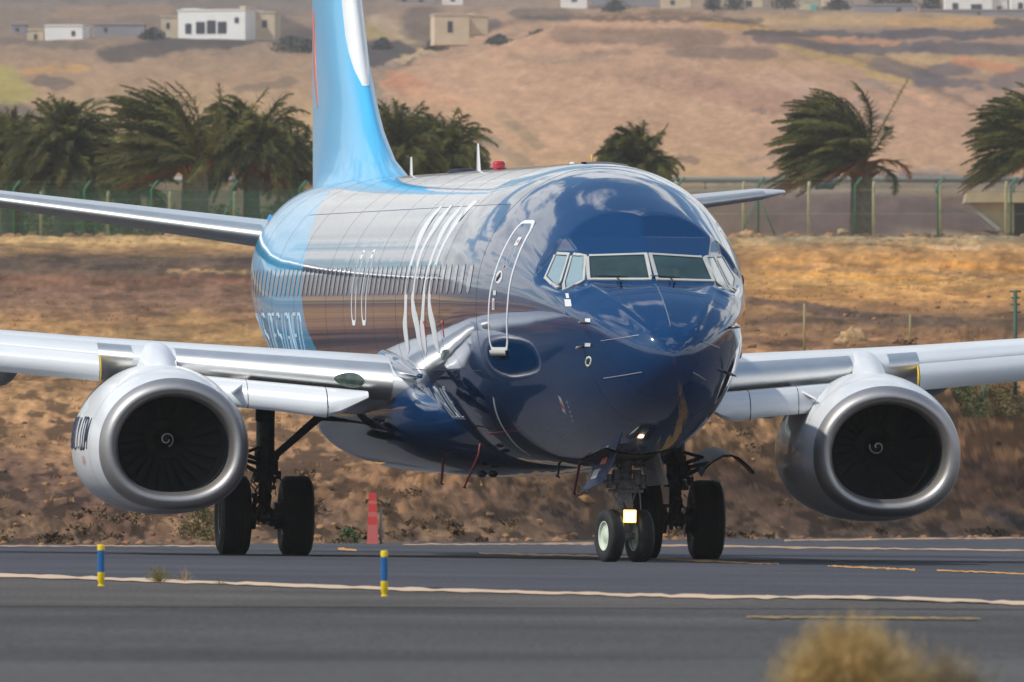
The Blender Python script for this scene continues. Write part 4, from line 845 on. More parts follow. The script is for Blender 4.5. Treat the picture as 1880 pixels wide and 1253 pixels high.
GL = {'T': [[(.5,0),(.5,1)], [(0,1),(1,1)]], 'U': [[(0,1),(0,.15),(.2,0),(.8,0),(1,.15),(1,1)]], 'I': [[(.5,0),(.5,1)]],
      'B': [[(0,0),(0,1),(.7,1),(.9,.85),(.9,.62),(.7,.5),(0,.5)], [(.7,.5),(1,.36),(1,.15),(.8,0),(0,0)]], 'L': [[(0,1),(0,0),(1,0)]],
      'E': [[(1,1),(0,1),(0,0),(1,0)], [(0,.5),(.8,.5)]], 'H': [[(0,0),(0,1)], [(1,0),(1,1)], [(0,.5),(1,.5)]],
      'O': [[(.2,0),(0,.15),(0,.85),(.2,1),(.8,1),(1,.85),(1,.15),(.8,0),(.2,0)]], 'S': [[(0,.1),(.2,0),(.8,0),(1,.12),(1,.4),(.8,.5),(.2,.52),(0,.62),(0,.88),(.2,1),(.8,1),(1,.9)]],
      'D': [[(0,0),(0,1),(.7,1),(1,.82),(1,.18),(.7,0),(0,0)]], 'G': [[(1,.88),(.8,1),(.2,1),(0,.85),(0,.15),(.2,0),(.8,0),(1,.15),(1,.45),(.6,.45)]],
      'N': [[(0,0),(0,1),(1,0),(1,1)]], 'C': [[(1,.85),(.8,1),(.2,1),(0,.85),(0,.15),(.2,0),(.8,0),(1,.15)]], 'M': [[(0,0),(0,1),(.5,.25),(1,1),(1,0)]],
      'F': [[(0,0),(0,1),(1,1)], [(0,.5),(.8,.5)]], 'Y': [[(0,1),(.5,.5),(1,1)], [(.5,.5),(.5,0)]], '.': [[(.4,0),(.4,.08)]], 'R': [[(0,0),(0,1),(.8,1),(1,.85),(1,.62),(.8,.5),(0,.5)], [(.5,.5),(1,0)]], ' ': []}
def write_side(word, s_tail, s_nose, h0, h1, stroke, side, m, name):
    """letters run from the tail to the nose on the right flank, nose to tail on the left"""
    n = len(word); adv = (s_nose - s_tail)/n; b = MB()
    for i, chx in enumerate(word):
        for st in GL[chx]:
            st = np.array(st, float); pts = []
            for k in range(len(st)-1):
                q = max(2, int(np.linalg.norm((st[k+1]-st[k])*np.array([abs(adv)*.7, h1-h0]))/.05))
                for t in np.linspace(0, 1, q, endpoint=(k == len(st)-2)): pts.append(st[k]*(1-t) + st[k+1]*t)
            pts = np.array(pts); s_ = s_tail + adv*(i + .12 + .72*pts[:, 0]); h_ = h0 + (h1-h0)*pts[:, 1]
            if side > 0: s_ = s_tail + s_nose - s_
            ribbon(b, side_pt(s_, h_, side), stroke, .006)
    return b.build(name, m, A, sharp=25)
for sd in (-1, 1):
    for wd, a_, b2, h0, h1, wdt, m_ in (('TUI', 12.5, 11.5, 1.82, 2.21, .045, LETT), ('BLUE', 11.17, 9.85, 1.82, 2.21, .045, LETT), ('HOTELS', 31.3, 28.3, 2.60, 3.20, .042, LETH), ('DESIGNED', 27.8, 23.75, 2.60, 3.20, .042, LETH)):
        if sd > 0: a_, b2 = {'TUI': (10.85, 9.85), 'BLUE': (12.5, 11.18), 'HOTELS': (26.75, 23.75), 'DESIGNED': (31.3, 27.25)}[wd]
        write_side(wd, a_, b2, h0, h1, wdt, sd, m_, 'lettering')

# ---- small markings near the nose: static ports, placards, probes
b = MB()
for (l, h, w, hh) in ((-1.12, 3.33, .06, .09), (-1.10, 3.42, .03, .06), (-.95, 3.11, .05, .045), (-.945, 2.80, .05, .045)):
    L = quad_pts([(l, h+hh/2), (l+w, h+hh/2), (l+w, h-hh/2), (l, h-hh/2)], 5, 5); P = front_pt(L[:, 0], L[:, 1]); N = fnorm(P); b = MB(); b.grid((P + N*.007).reshape(5, 5, 3)); b.build('nose_placard', MARK, A)
b = MB()
tt = np.linspace(0, 2*math.pi, 24); P = front_pt(-.90 + .022*np.cos(tt), 2.585 + .055*np.sin(tt)); ribbon(b, P, .03, .006); b.build('static_port', RIMM, A)
b = MB(); b.cur = 0; P = front_pt(np.linspace(-1.06, -.96, 8), np.linspace(2.14, 1.93, 8)); ribbon(b, P, .07, .006)
b.cur = 1; P = front_pt(np.linspace(-1.035, -.985, 6), np.linspace(2.07, 1.98, 6)); ribbon(b, P, .045, .009)
b.cur = 0
for q in range(5):
    P = front_pt(np.linspace(-.99 + .03*q, -.975 + .03*q, 3), np.linspace(2.08 - .06*q, 2.05 - .06*q, 3)); ribbon(b, P, .018, .006)
b.build('nose_placard', [MARK, RED], A)
for l, h in ((-.945, 3.08), (.875, 3.04), (-.96, 2.775), (.86, 2.47)):
    b = MB(); p = front_pt(np.array([l]), np.array([h]))[0]; n = fnorm(p[None])[0]
    b.tube([p, p + n*.10 + (0, -.02, 0)], .018, 8); b.tube([p + n*.10, p + n*.12 + (0, -.16, -.01)], [.014, .007], 8)
    b.build('pitot_probe', mat('probe_metal', (.25, .23, .2), .4, metal=.7), A)
for side, sq in ((-1, 8.4), (-1, 10.2)):
    b = MB(); ribbon(b, side_line([(sq, 3.08), (sq, 2.88)], 6, side), .05, .006); ribbon(b, side_line([(sq - .1, 3.08), (sq + .1, 3.08)], 6, side), .04, .006); b.build('rescue_mark', RED, A)

# ---- crown: beacon, antennas, hatch
def crown(s): return float(TOP(np.array(s)))
b = MB(); z = crown(17.) - .01
b.revolve([(z, .13), (z + .03, .13), (z + .035, .10)], (0, 17.0, 0), 'z', 20); bm_ = b.build('anticollision_beacon', SEAM, A)
b = MB(); b.revolve([(z + .03, .10), (z + .10, .095), (z + .125, .07), (z + .13, .0)], (0, 17.0, 0), 'z', 20); b.build('beacon_lens', REDL, bm_)
def blade(name, s, l, h, c0, c1, rake, thick, m):
    b = MB(); z = crown(s) - .02; R_ = []
    for t in np.linspace(0, 1, 7):
        c = c0*(1-t) + c1*t; zz = z + h*t; y0 = s + rake*t; k = 12
        R_.append([(l + thick*(1-.5*t)*math.sin(2*math.pi*q/k)*(1 if True else 1), y0 + c/2 - c/2*math.cos(2*math.pi*q/k), zz) for q in range(k)])
    b.loft(R_, flip=True); return b.build(name, m, A, sharp=50)
blade('blade_antenna', 18.9, 0, .40, .36, .16, .22, .022, WHITE); blade('blade_antenna', 26.3, 0, .29, .24, .14, .1, .02, WHITE)
blade('blade_antenna', 9.6, 0.02, .05, .3, .25, 0, .06, WHITE)
b = MB(); b.revolve([(crown(20.5) - .1, .30), (crown(20.5) + .02, .24), (crown(20.5) + .045, .15), (crown(20.5) + .05, 0)], (0, 20.5, 0), 'z', 24); b.build('dome_antenna', SEAM, A)
b = MB(); P = fp(np.full(9, 7.3), np.linspace(1.36, 1.66, 9)); ribbon(b, P, .5, .02); b.build('roof_hatch', mat('hatch_grey', (.2, .2, .21), .5), A)
b = MB(); b.tube([(0.05, 8.1, 5.15), (0.05, 8.12, 5.30)], .012, 6); b.build('roof_mast', YEL, A)

# ---- belly: fairing, drain masts, antennas
hwF = pchip([10.6, 11.6, 12.6, 14, 17, 20, 21.6, 23, 24.6], [1.15, 1.50, 1.74, 1.93, 2.08, 2.12, 1.98, 1.6, .9]); boF = pchip([10.6, 12.5, 16, 20, 22.5, 24.6], [1.40, 1.13, 1.0, 1.0, 1.12, 1.5])
R_ = []; th = np.linspace(0, 2*math.pi, 96, endpoint=False)
for s_ in np.linspace(10.6, 24.6, 80):
    a = float(hwF(s_)); bo = float(boF(s_)); zc = 1.95; hb = zc - bo; ht = .62*min(1, (s_-10.6)/2.5 + .15)
    c, d = np.cos(th), np.sin(th); hh = np.where(d < 0, hb, ht); n = 2.3
    r = (np.abs(c/a)**n + np.abs(d/hh)**n)**(-1/n); R_.append(np.stack([r*c, np.full_like(r, s_), zc + r*d], 1))
b = MB(); b.loft(R_, flip=False); bf = b.build('belly_fairing', NAVY, A, sharp=60)
for l, s_, h0, h1, lean, m in ((-1.13, 10., 1.33, .90, .16, REDM), (-1.24, 13., 1.10, .92, .0, REDM), (-.355, 6., 1.2, .86, .04, REDM), (-.346, 8., 1.2, 1.07, .0, SEAM)):
    b = MB(); b.tube([(l, s_, h0 + .15), (l - lean*.1, s_ + .05, h0), (l - lean*1.2, s_ + .15, h1)], [.022, .018, .013], 8); b.tube([(l - lean*1.2 - .03, s_ + .15, h1 + .01), (l - lean*1.2 + .03, s_ + .15, h1 - .01)], .012, 6)
    b.build('drain_mast', m, A)
for l, s_ in ((-.71, 13.0), (-.56, 13.0)):
    b = MB(); b.box((l, s_, 1.06), (.10, .25, .09), bev=.03); b.build('belly_antenna', SEAM, A, sharp=40)
b = MB(); ribbon(b, np.array([p for p in side_line([(6.2, 2.10), (7.3, 1.62), (8.2, 1.35)], 10, -1)]), .035, .005); b.build('belly_stripe', MARK, A)

# ---- wings
def af(x, tc): return 5*tc*(.2969*np.sqrt(x) - .1260*x - .3516*x**2 + .2843*x**3 - .1015*x**4 + .0*x)
def wLE(l): return 13.3 + (l-2)*.66 if l < 5 else 15.28 + (l-5)*.52
def wTE(l): return 21.1 if l < 5.8 else 21.1 + (l-5.8)*.22
def wH(l): return 2.33 + .088*(l-2.7)
def wing_ring(l, sd, n=36, x0=0., x1=1., off=0.):
    le, te = wLE(l), wTE(l); c = te - le; tc_ = .112 - .0012*l; out = []
    xs = x0 + (x1-x0)*(1 - np.cos(np.linspace(0, math.pi/2, n)))*1.0
    for x in xs[::-1]: out.append((sd*l, le + c*x - off*(x < .02), wH(l) - x*c*.030 + af(x, tc_)*c*1.05 + off))
    for x in xs[1:]: out.append((sd*l, le + c*x, wH(l) - x*c*.030 - af(x, tc_)*c*.85 - off))
    return out
def arc_ring(l, sd, prof2, ref):     # prof2: [(ds, dh)] closed loop about the leading edge
    return [(sd*l, wLE(l) + a, wH(l) + b_) for a, b_ in prof2]
for sd in (-1, 1):
    b = MB(); b.loft([wing_ring(l, sd) for l in (1.2, 2, 2.6, 3.4, 4.2, 5, 5.8, 7, 9, 12, 15, 17.1)], flip=(sd > 0)); w = b.build('wing', WHITEP, A, sharp=60)
    b = MB(); b.grid([wing_ring(l, sd, 16, 0, .055, .004) for l in np.linspace(1.9, 4.62, 10)], flip=(sd > 0)); b.build('leading_edge', ALU, w)
    b = MB(); b.grid([wing_ring(l, sd, 16, 0, .05, .004) for l in np.linspace(5.18, 5.62, 5)], flip=(sd > 0)); b.build('leading_edge', ALU, w)
    # drooped slat outboard of the engine
    pr = [(.42, .17), (.20, .115), (.02, .03), (-.10, -.08), (-.145, -.17), (-.12, -.27), (-.04, -.345), (.03, -.33), (-.03, -.25), (-.03, -.15), (.06, -.03), (.22, .06), (.42, .15)]
    b = MB(); b.loft([arc_ring(l, sd, pr, 0) for l in (5.62, 7, 9, 12, 16.6)], flip=(sd > 0)); sl = b.build('slat', WHITEP, w, sharp=50)
    b = MB(); R_ = [(sd*(5.612), wLE(5.62) + a*1.0, wH(5.62) + c_*1.0) for a, c_ in pr]; R2 = [(x - sd*.02, y, z) for x, y, z in R_]
    b.loft([R_, R2], flip=(sd < 0)); b.build('slat_end_cap', YEL, w)
    # Krueger flap inboard: hinged under the leading edge, swung forward and down
    def kr(l):
        s0, h0 = wLE(l), wH(l); d = .44 + .05*(3.4 - l)/1.4 if l < 3.4 else .44
        return [(sd*l, s0 + a, h0 + c_) for a, c_ in ((.02, -.135), (-.16, -.17), (-.27, -.26), (-.33, -.38), (-.33, -.47*d/.44), (-.27, -.52*d/.44), (-.20, -.50*d/.44), (-.22, -.42), (-.18, -.30), (-.08, -.22), (.04, -.185))]
    ks = np.linspace(2.22, 4.62, 14); RR = [kr(l) for l in ks]
    # the inner end is cut back on a slant
    for i, l in enumerate(ks):
        f = np.clip((l - 2.08)/.62, 0.12, 1)
        hb = wH(l) - .135; RR[i] = [(x, wLE(l) - .0 + (y - wLE(l))*(.35 + .65*f), hb + (z - hb)*f) for x, y, z in RR[i]]
    b = MB(); b.loft(RR, flip=(sd > 0)); kf = b.build('krueger_flap', WHITEP, w, sharp=50)
    b = MB(); g = np.array(kr(3.02 if sd > 0 else 2.75))[:6]; b.tube(list(g + np.array([0, -.004, -.002])), .006, 5); b.build('flap_joint', SEAM, kf); b = MB(); g = np.array(kr(3.75))[:6]; b.tube(list(g + np.array([0, -.004, -.002])), .004, 5); b.build('flap_joint', SEAM, kf)
    # landing light glass in the root of the leading edge
    G = []
    for r_ in np.linspace(0, 1, 6):
        ring = []
        for a in np.linspace(0, 2*math.pi, 30):
            l = 2.45 + .19*r_*math.cos(a); x = .100*r_*math.sin(a)*(1 - .25*math.cos(a)) - .01
            xx = min(abs(x)**2/.20, .02); c = wTE(l) - wLE(l)
            # march on the nose of the section
            fr0 = (x/ (c*.125*1.05))**2/ (2.2); ring.append((sd*l, wLE(l) + fr0*c*.9 - .011, wH(l) + x))
        G.append(ring)
    b = MB(); b.grid(G, flip=(sd < 0)); b.build('landing_light_glass', mat('green_glass', (.05, .075, .06), .06, coat=1., var=.6, vscale=9.), w)
    for (l, r, hz, s1, s2) in ((6.5, .27, 2.40, 18.4, 22.2), (4.2, .30, 2.10, 18.2, 22.3), (10.6, .22, 2.95, 19.2, 23.2)):
        b = MB(); R_ = []
        for t in np.linspace(0, 1, 14):
            k = max(.02, math.sin(math.pi*t**.8)**.7)*r; R_.append([(sd*l + k*.8*math.cos(q), s1 + (s2-s1)*t, hz + .1 - .12*t + k*1.1*math.sin(q)) for q in np.linspace(0, 2*math.pi, 20, endpoint=False)])
        b.loft(R_, flip=False); b.build('flap_track_fairing', GREYP, w)
    # winglet
    b = MB(); R_ = []
    for t in np.linspace(0, 1, 8):
        cx = 17.1 + .9*t**.6*1.0*.7; z0 = wH(17.1) + 2.4*t**1.4; c = 1.6*(1-t) + .6*t; y0 = 21.55 + 1.3*t
        R_.append([(sd*(cx + .05*(1-t)*math.sin(q)), y0 + c/2 - c/2*math.cos(q), z0) for q in np.linspace(0, 2*math.pi, 14, endpoint=False)])
    b.loft(R_, flip=(sd < 0)); b.build('winglet', LBLUE, w)
    # root fillet
    b = MB(); R_ = []
    for t in np.linspace(0, 1, 22):
        s_ = 11.9 + 3.2*t; k = .05 + .20*math.sin(min(1, t*1.25)*math.pi/2)**1.2; h_ = 2.36 + .18*t
        base = side_pt(np.array([s_]), np.array([h_]), sd)[0]
        R_.append([(base[0] - sd*.25 + (sd)*(.25 + k*.75)*max(-.3, math.cos(q)), s_, h_ + k*.95*math.sin(q)) for q in np.linspace(0, 2*math.pi, 20, endpoint=False)])
    b.loft(R_, flip=(sd < 0)); b.build('root_fillet', NAVY, w)

# ---- engines
def ring_n(s, w, t, bt, zc, n=72, pe=2.0, pb=2.3, x0=0.):
    th = np.linspace(0, 2*math.pi, n, endpoint=False); c, d = np.cos(th), np.sin(th)
    hh = np.where(d > 0, t - zc, zc - bt); p = np.where(d > 0, pe, pb)
    r = (np.abs(c/w)**p + np.abs(d/hh)**p)**(-1/p); return np.stack([x0 + r*c, np.full(n, s), zc + r*d], 1)
for sd in (-1, 1):
    X0 = 4.84*sd; CZ = 1.47
    st = [(13.36, 1.005, 2.30, .535), (13.6, 1.045, 2.37, .505), (13.9, 1.07, 2.42, .485), (14.3, 1.095, 2.46, .465), (14.8, 1.11, 2.485, .455), (15.4, 1.11, 2.49, .46), (16.2, 1.07, 2.46, .50), (17.0, .98, 2.38, .58), (17.7, .88, 2.26, .70)]
    b = MB(); b.loft([ring_n(s_, w_, t_, b_, 1.38, x0=X0, pb=2.32) for s_, w_, t_, b_ in st], cap=False, flip=False)
    b.loft([ring_n(s_, w_, t_, b_, 1.38, x0=X0, pb=2.32) for s_, w_, t_, b_ in ((17.7, .88, 2.26, .70), (17.7, .84, 2.22, .74), (16.9, .86, 2.24, .72))], cap=False)
    e = b.build('engine', NACW, A, sharp=50)
    # rounded bare lip
    lip = [(13.38, 1.008, 2.305, .533), (13.30, .995, 2.285, .545), (13.22, .97, 2.255, .565), (13.16, .935, 2.22, .595), (13.13, .895, 2.18, .635), (13.125, .855, 2.145, .67), (13.15, .815, 2.11, .71), (13.20, .785, 2.085, .735), (13.28, .76, 2.065, .755), (13.40, .745, 2.05, .77)]
    b = MB(); b.loft([ring_n(s_, w_, t_, b_, 1.40 if s_ < 13.2 else 1.38, x0=X0, pb=2.32) for s_, w_, t_, b_ in lip], cap=False, flip=True); b.build('inlet_lip', LIPM, e)
    b = MB(); b.loft([ring_n(s_, w_, t_, b_, 1.44, x0=X0, pb=2.0 + .2*q) for s_, w_, t_, b_, q in ((13.40, .745, 2.05, .77, 1), (13.42, .741, 2.046, .774, 1), (13.8, .735, 2.12, .74, .6), (14.2, .75, 2.20, .73, .2), (14.45, .775, 2.245, .70, 0), (14.75, .775, 2.245, .70, 0))], cap=False, flip=True)
    b.build('inlet_duct', mat('duct_grey', (.045, .048, .05), .5, var=.1), e)
    # fan with twisted blades
    b = MB(); nb = 24
    for k in range(nb):
        a0 = 2*math.pi*k/nb; G = []
        for t in np.linspace(0, 1, 9):
            r = .24 + .53*t; tw = .45 + .65*t; ch = .17 + .10*t; row = []
            for u in np.linspace(-.5, .5, 6):
                aa = a0 + (u*ch*math.sin(tw) + .03*(1 - 4*u*u))/r*sd*-1 + .10*t*t; row.append((X0 + r*math.cos(aa), 14.58 + u*ch*math.cos(tw), CZ + r*math.sin(aa)))
            G.append(row)
        b.grid(G)
    b.build('fan', FAN, e)
    b = MB(); b.revolve([(14.78, .0), (14.78, .76)], (X0, 0, CZ), 'y', 40); b.build('fan_case', DARK, e)
    b = MB(); b.revolve([(14.16, .0), (14.165, .03), (14.20, .075), (14.27, .125), (14.34, .165)], (X0, 0, CZ), 'y', 32); sp = b.build('spinner', SPIN, e)
    b = MB(); b.revolve([(14.34, .165), (14.345, .17), (14.48, .25), (14.60, .29)], (X0, 0, CZ), 'y', 32); b.build('spinner_base', SPING, e)
    # comma shaped white swirl
    b = MB(); cone = lambda r: float(np.interp(r, [0, .03, .075, .125, .165], [14.16, 14.165, 14.20, 14.27, 14.34])) - .003
    left_ = []; n_ = 30
    for i in range(n_):
        t = i/(n_-1); a = (2.9 + t*5.2) if sd < 0 else (-.9 + t*5.2); a = math.radians(20) + t*math.radians(390) if sd < 0 else math.radians(160) + t*math.radians(390)
        a = -a if sd < 0 else -a
        r = .024 + .078*t**.9
        a = math.radians((5 if sd < 0 else 205) - t*(435 if sd < 0 else 405))
        r0, r1 = r - .010, r + .010; G0 = (X0 + r0*math.cos(a), cone(r0), CZ + r0*math.sin(a)); G1 = (X0 + r1*math.cos(a), cone(r1), CZ + r1*math.sin(a)); left_.append([G0, G1])
    b.grid(left_); b.build('spinner_swirl', MARK, sp)
    # pylon
    b = MB(); R_ = []
    for t in np.linspace(0, 1, 16):
        s_ = 14.35 + 4.6*t; w_ = .10 + .30*math.sin(min(1, .12 + t*1.35)*math.pi/2); top = 2.42 + .36*math.sin(min(1, t*3.6)*math.pi/2) - .30*max(0, t - .45); R_.append(ring_n(s_, w_, top, 2.36 + .0*t, 2.39, 32, 2.0, 2.6, X0))
    b.loft(R_); b.build('pylon', WHITEP, e)
    # vortex strake on the inboard shoulder
    b = MB(); xi = X0 - sd*.88; 
    P0 = [(xi, 14.0, 2.10), (xi, 14.95, 2.12), (xi - sd*.27, 14.85, 2.27), (xi - sd*.25, 14.45, 2.26)]; P1 = [(x + sd*.012, y, z + .022) for x, y, z in P0]
    b.add(P0 + P1, [(0,1,2,3), (7,6,5,4), (0,4,5,1), (1,5,6,2), (2,6,7,3), (3,7,4,0)]); b.build('strake', NACW, e, smooth=False)
    # nozzle and plug
    b = MB(); b.revolve([(16.6, .62), (17.6, .60), (18.3, .47), (18.35, .42), (17.2, .40)], (X0, 0, 1.45), 'y', 36); b.revolve([(17.9, .28), (18.5, .2), (19.0, .02)], (X0, 0, 1.45), 'y', 24); b.build('exhaust_nozzle', mat('hot_metal', (.25, .22, .2), .4, metal=1.), e)
    b = MB()
    for sx in (13.95, 15.55):
        R_ = ring_n(sx, float(np.interp(sx, [q[0] for q in st], [q[1] for q in st])) + .002, float(np.interp(sx, [q[0] for q in st], [q[2] for q in st])) + .002, float(np.interp(sx, [q[0] for q in st], [q[3] for q in st])) - .002, 1.38, x0=X0, pb=2.32)
        R2 = R_ + np.array([0, .010, 0]); b.grid([R_, R2], closed_v=True, flip=True)
    b.build('cowl_seam', mat('cowl_line', (.25, .26, .28), .5), e)
    # web address along the outer flank of the cowling
    def nac_pt(s, h):
        w_ = np.interp(s, [q[0] for q in st], [q[1] for q in st]); t_ = np.interp(s, [q[0] for q in st], [q[2] for q in st]); b_ = np.interp(s, [q[0] for q in st], [q[3] for q in st])
        up = h > 1.38; p = 2.0 if up else 2.32; k = (h - 1.38)/(t_ - 1.38) if up else (1.38 - h)/(1.38 - b_)
        return np.array([X0 + sd*w_*(1 - abs(k)**p)**(1/p) + sd*.006, s, h])
    b = MB(); adv = .22; word = 'TUIFLY.COM'
    for i, chx in enumerate(word[::-1]):
        if chx == '.': b.build('lettering', mat('navy_ink', (.02, .035, .08), .4), e); b = MB()
        for stt in GL[chx]:
            stt = np.array(stt, float); pts = []
            for k in range(len(stt)-1):
                for t in np.linspace(0, 1, 8, endpoint=(k == len(stt)-2)): pts.append(stt[k]*(1-t) + stt[k+1]*t)
            s_head = 14.12 + adv*i
            P = np.array([nac_pt(s_head + adv*.8*(1-u), 1.33 + .42*v_) for u, v_ in pts])
            if sd > 0: P = np.array([nac_pt(14.12 + adv*(len(word) - 1 - i) + adv*.8*u, 1.33 + .42*v_) for u, v_ in pts])
            N = np.tile([sd*1., 0, .15], (len(P), 1)); N /= np.linalg.norm(N[0]); ribbon(b, P, .032, .004, nrm=N)
    b.build('lettering', mat('navy_ink', (.02, .035, .08), .4), e)
    b = MB()
    for sx in (14.35, 14.5): b.grid([[nac_pt(sx + .04*u, h) + (sd*.004, 0, 0) for h in np.linspace(1.12, 1.24, 4)] for u in (0, 1)])
    b.build('placard', mat('placard_red', (.7, .2, .2), .5), e)

# ---- fin and tailplanes
def leF(z): return float(np.interp(z, [4.9, 5.2, 5.45, 5.885, 6.86, 7.83, 12.4], [27.2, 28.3, 29.5, 30.65, 32.30, 33.3, 36.7]))
def teF(z): return float(np.interp(z, [4.9, 12.4], [37.95, 38.95]))
R_ = []; zs = [4.9, 5.1, 5.2, 5.3, 5.45, 5.65, 5.885, 6.2, 6.5, 6.86, 7.3, 7.83, 9, 10.5, 12.0, 12.4]
xs = np.concatenate([(1 - np.cos(np.linspace(0, math.pi/2, 20)))])
for z in zs:
    le, te = leF(z), teF(z); c = te - le; tk = float(np.interp(z, [4.9, 5.2, 5.5, 6.2, 8, 12.4], [1.35, .86, .66, .52, .46, .24])); up = []
    for x in xs[::-1]: up.append((tk/2*af(x, .1)/.05*1.0*(1 if x < 1 else .1), le + c*x, z))
    for x in xs[1:]: up.append((-tk/2*af(x, .1)/.05*(1 if x < 1 else .1), le + c*x, z))
    R_.append(up)
b = MB(); b.loft(R_, flip=True); fin = b.build('fin', FINBL, A, sharp=60)
b = MB(); G = []
for z in np.linspace(6.55, 12.3, 24):
    le, te = leF(z), teF(z); c = te - le; tk = float(np.interp(z, [4.9, 5.2, 5.5, 6.2, 8, 12.4], [1.35, .86, .66, .52, .46, .24])); wv = float(np.interp(z, [6.55, 7.2, 12.3], [.004, .055, .07])); row = []
    for x in np.concatenate([-np.linspace(1, 0, 12)**2, np.linspace(0, 1, 12)[1:]**2])*wv:
        ax = abs(x); row.append((-np.sign(x)*(tk/2*af(ax, .1)/.05 + .004) if ax > 0 else 0., le + c*ax - .005, z))
    G.append(row)
b.grid(G); b.build('fin_leading_edge', WHITE, fin)
b = MB(); P = []
for z in np.linspace(6.3, 7.75, 20):
    x = .74 + .03*math.sin((z-6.3)*2); le, te = leF(z), teF(z); c = te - le; tk = float(np.interp(z, [5.5, 6.2, 8, 12.4], [.66, .52, .46, .24])); P.append((-(tk/2*af(x, .1)/.05 + .004), le + c*x + (z - 6.3)*.12, z))
ribbon(b, P, .22, .004, nrm=np.tile([-1., 0, 0], (20, 1)), taper=np.sin(np.linspace(.1, 3.0, 20))**.6); b.build('fin_emblem', ORNG, fin)
for sd in (-1, 1):
    R_ = []
    for l in (.7, 1.3, 3, 5, 6.6, 6.9, 7.03):
        k = (l - 1.3)/5.8; tip = max(0, (l - 6.5)/.55); le = 33.2 + .64*(l-1.3) + .5*tip**2; c = (4.3*(1-k) + 1.65*k)*(1 - .45*tip**2); h = 4.36 + .135*(l - 1.3); tc_ = .095
        xs_ = (1 - np.cos(np.linspace(0, math.pi/2, 18)))
        R_.append([(sd*l, le + c*x, h + .045*c*x + af(x, tc_)*c*(1 - .5*tip)) for x in xs_[::-1]] + [(sd*l, le + c*x, h + .045*c*x - af(x, tc_)*c*(1 - .5*tip)) for x in xs_[1:]])
    b = MB(); b.loft(R_, flip=(sd > 0)); tp = b.build('tailplane', GREYP, A, sharp=60)
    G = []
    for l in np.linspace(1.3, 6.6, 12):
        k = (l - 1.3)/5.8; le = 33.2 + .64*(l-1.3) + .5*max(0, (l - 6.5)/.55)**2; c = 4.3*(1-k) + 1.65*k; h = 4.36 + .135*(l - 1.3); q = (np.linspace(0, 1, 12)**2)*.08
        G.append([(sd*l, le + c*x - .004, h + .045*c*x + af(x, .095)*c + .004) for x in q[::-1]] + [(sd*l, le + c*x - .004, h + .045*c*x - af(x, .095)*c - .004) for x in q[1:]])
    b = MB(); b.grid(G, flip=(sd > 0)); b.build('tailplane_leading_edge', mat('tail_edge_metal', (.7, .69, .67), .52, metal=1., var=.06), tp)
b = MB()
for q in range(6):
    P = fp(np.array([33.5 + .35*q]), np.array([2.62 + .03*q]))[0]; b.box(P, (.04, .12, .10))
b.build('vortex_tab', mat('tab_blue', (.02, .3, .7), .4), A)

# ---- landing gear
def tyre(cx, cy, cz, R, W, rr, steer, parent, rim_m, rimname='rim'):
    """wheel with its axle across; profile of a rounded aircraft tyre with grooves"""
    ro = Matrix.Rotation(steer, 3, 'Z')
    def rev(prof2, m, name, par, sharp=None):
        b = MB(); b.revolve(prof2, (0, 0, 0), 'x', 48); V = np.array(b.v) @ np.array(ro).T + np.array([cx, cy, cz]); b.v = [tuple(p) for p in V]
        return b.build(name, m, par, sharp=sharp)
    h = W/2; P = [(-h*.80, rr), (-h*.97, rr + (R-rr)*.25), (-h, rr + (R-rr)*.5), (-h*.96, rr + (R-rr)*.75), (-h*.80, R*.972), (-h*.60, R*.995)]
    for g in (-.36, -.12, .12, .36): P += [(h*(g-.035), R), (h*(g-.03), R - .010), (h*(g+.03), R - .010), (h*(g+.035), R)]
    P += [(h*.60, R*.995), (h*.80, R*.972), (h*.96, rr + (R-rr)*.75), (h, rr + (R-rr)*.5), (h*.97, rr + (R-rr)*.25), (h*.80, rr)]
    t = rev(P, RUB, 'tyre', parent, 40)
    rv = [(-h*.80, rr + .003), (-h*.84, rr), (-h*.80, rr*.93), (-h*.55, rr*.88), (-h*.45, rr*.62), (-h*.50, rr*.5), (-h*.72, rr*.34), (-h*.74, .0)]
    b = MB(); b.revolve(rv, (0, 0, 0), 'x', 40); b.revolve([(-x, r) for x, r in rv[::-1]], (0, 0, 0), 'x', 40)
    V = np.array(b.v) @ np.array(ro).T + np.array([cx, cy, cz]); b.v = [tuple(p) for p in V]; b.build(rimname, rim_m, parent, sharp=35)
rnd = random.Random(4)
STEER = math.radians(12)
b = MB(); CX = -.035
b.tube([(CX, 4.0, .30), (CX, 4.0, .75)], .052, 14); b.tube([(CX, 4.0, .72), (CX, 4.02, 1.75)], .088, 16); b.tube([(CX, 4.0, .70), (CX, 4.0, .76)], .105, 16)
b.tube([(CX, 4.0, .92), (CX, 4.0, 1.0)], .125, 16)
b.box((CX, 3.93, .925), (.44, .16, .045), bev=.01); b.box((CX, 3.88, 1.02), (.24, .12, .12), bev=.02); b.box((CX - .13, 3.9, 1.10), (.10, .14, .20), bev=.02); b.box((CX + .14, 3.9, 1.10), (.10, .14, .20), bev=.02)
b.tube([(CX - .22, 3.9, .96), (CX - .22, 3.9, 1.14)], .038, 10); b.tube([(CX + .22, 3.9, .96), (CX + .22, 3.9, 1.14)], .038, 10)
b.tube([(CX - .30, 3.88, 1.04), (CX + .30, 3.88, 1.04)], .022, 8)
b.tube([(CX, 3.9, .80), (CX + .01, 3.80, .62), (CX, 3.92, .42)], [.05, .035, .05], 8)
b.tube([(CX, 4.12, .80), (CX, 4.30, .60), (CX, 4.10, .40)], [.05, .035, .05], 8)
b.tube([(CX + .02, 4.0, 1.15), (CX + .02, 5.3, 1.60)], .045, 10); b.tube([(CX - .2, 4.0, 1.3), (CX + .2, 4.0, 1.3)], .05, 10)
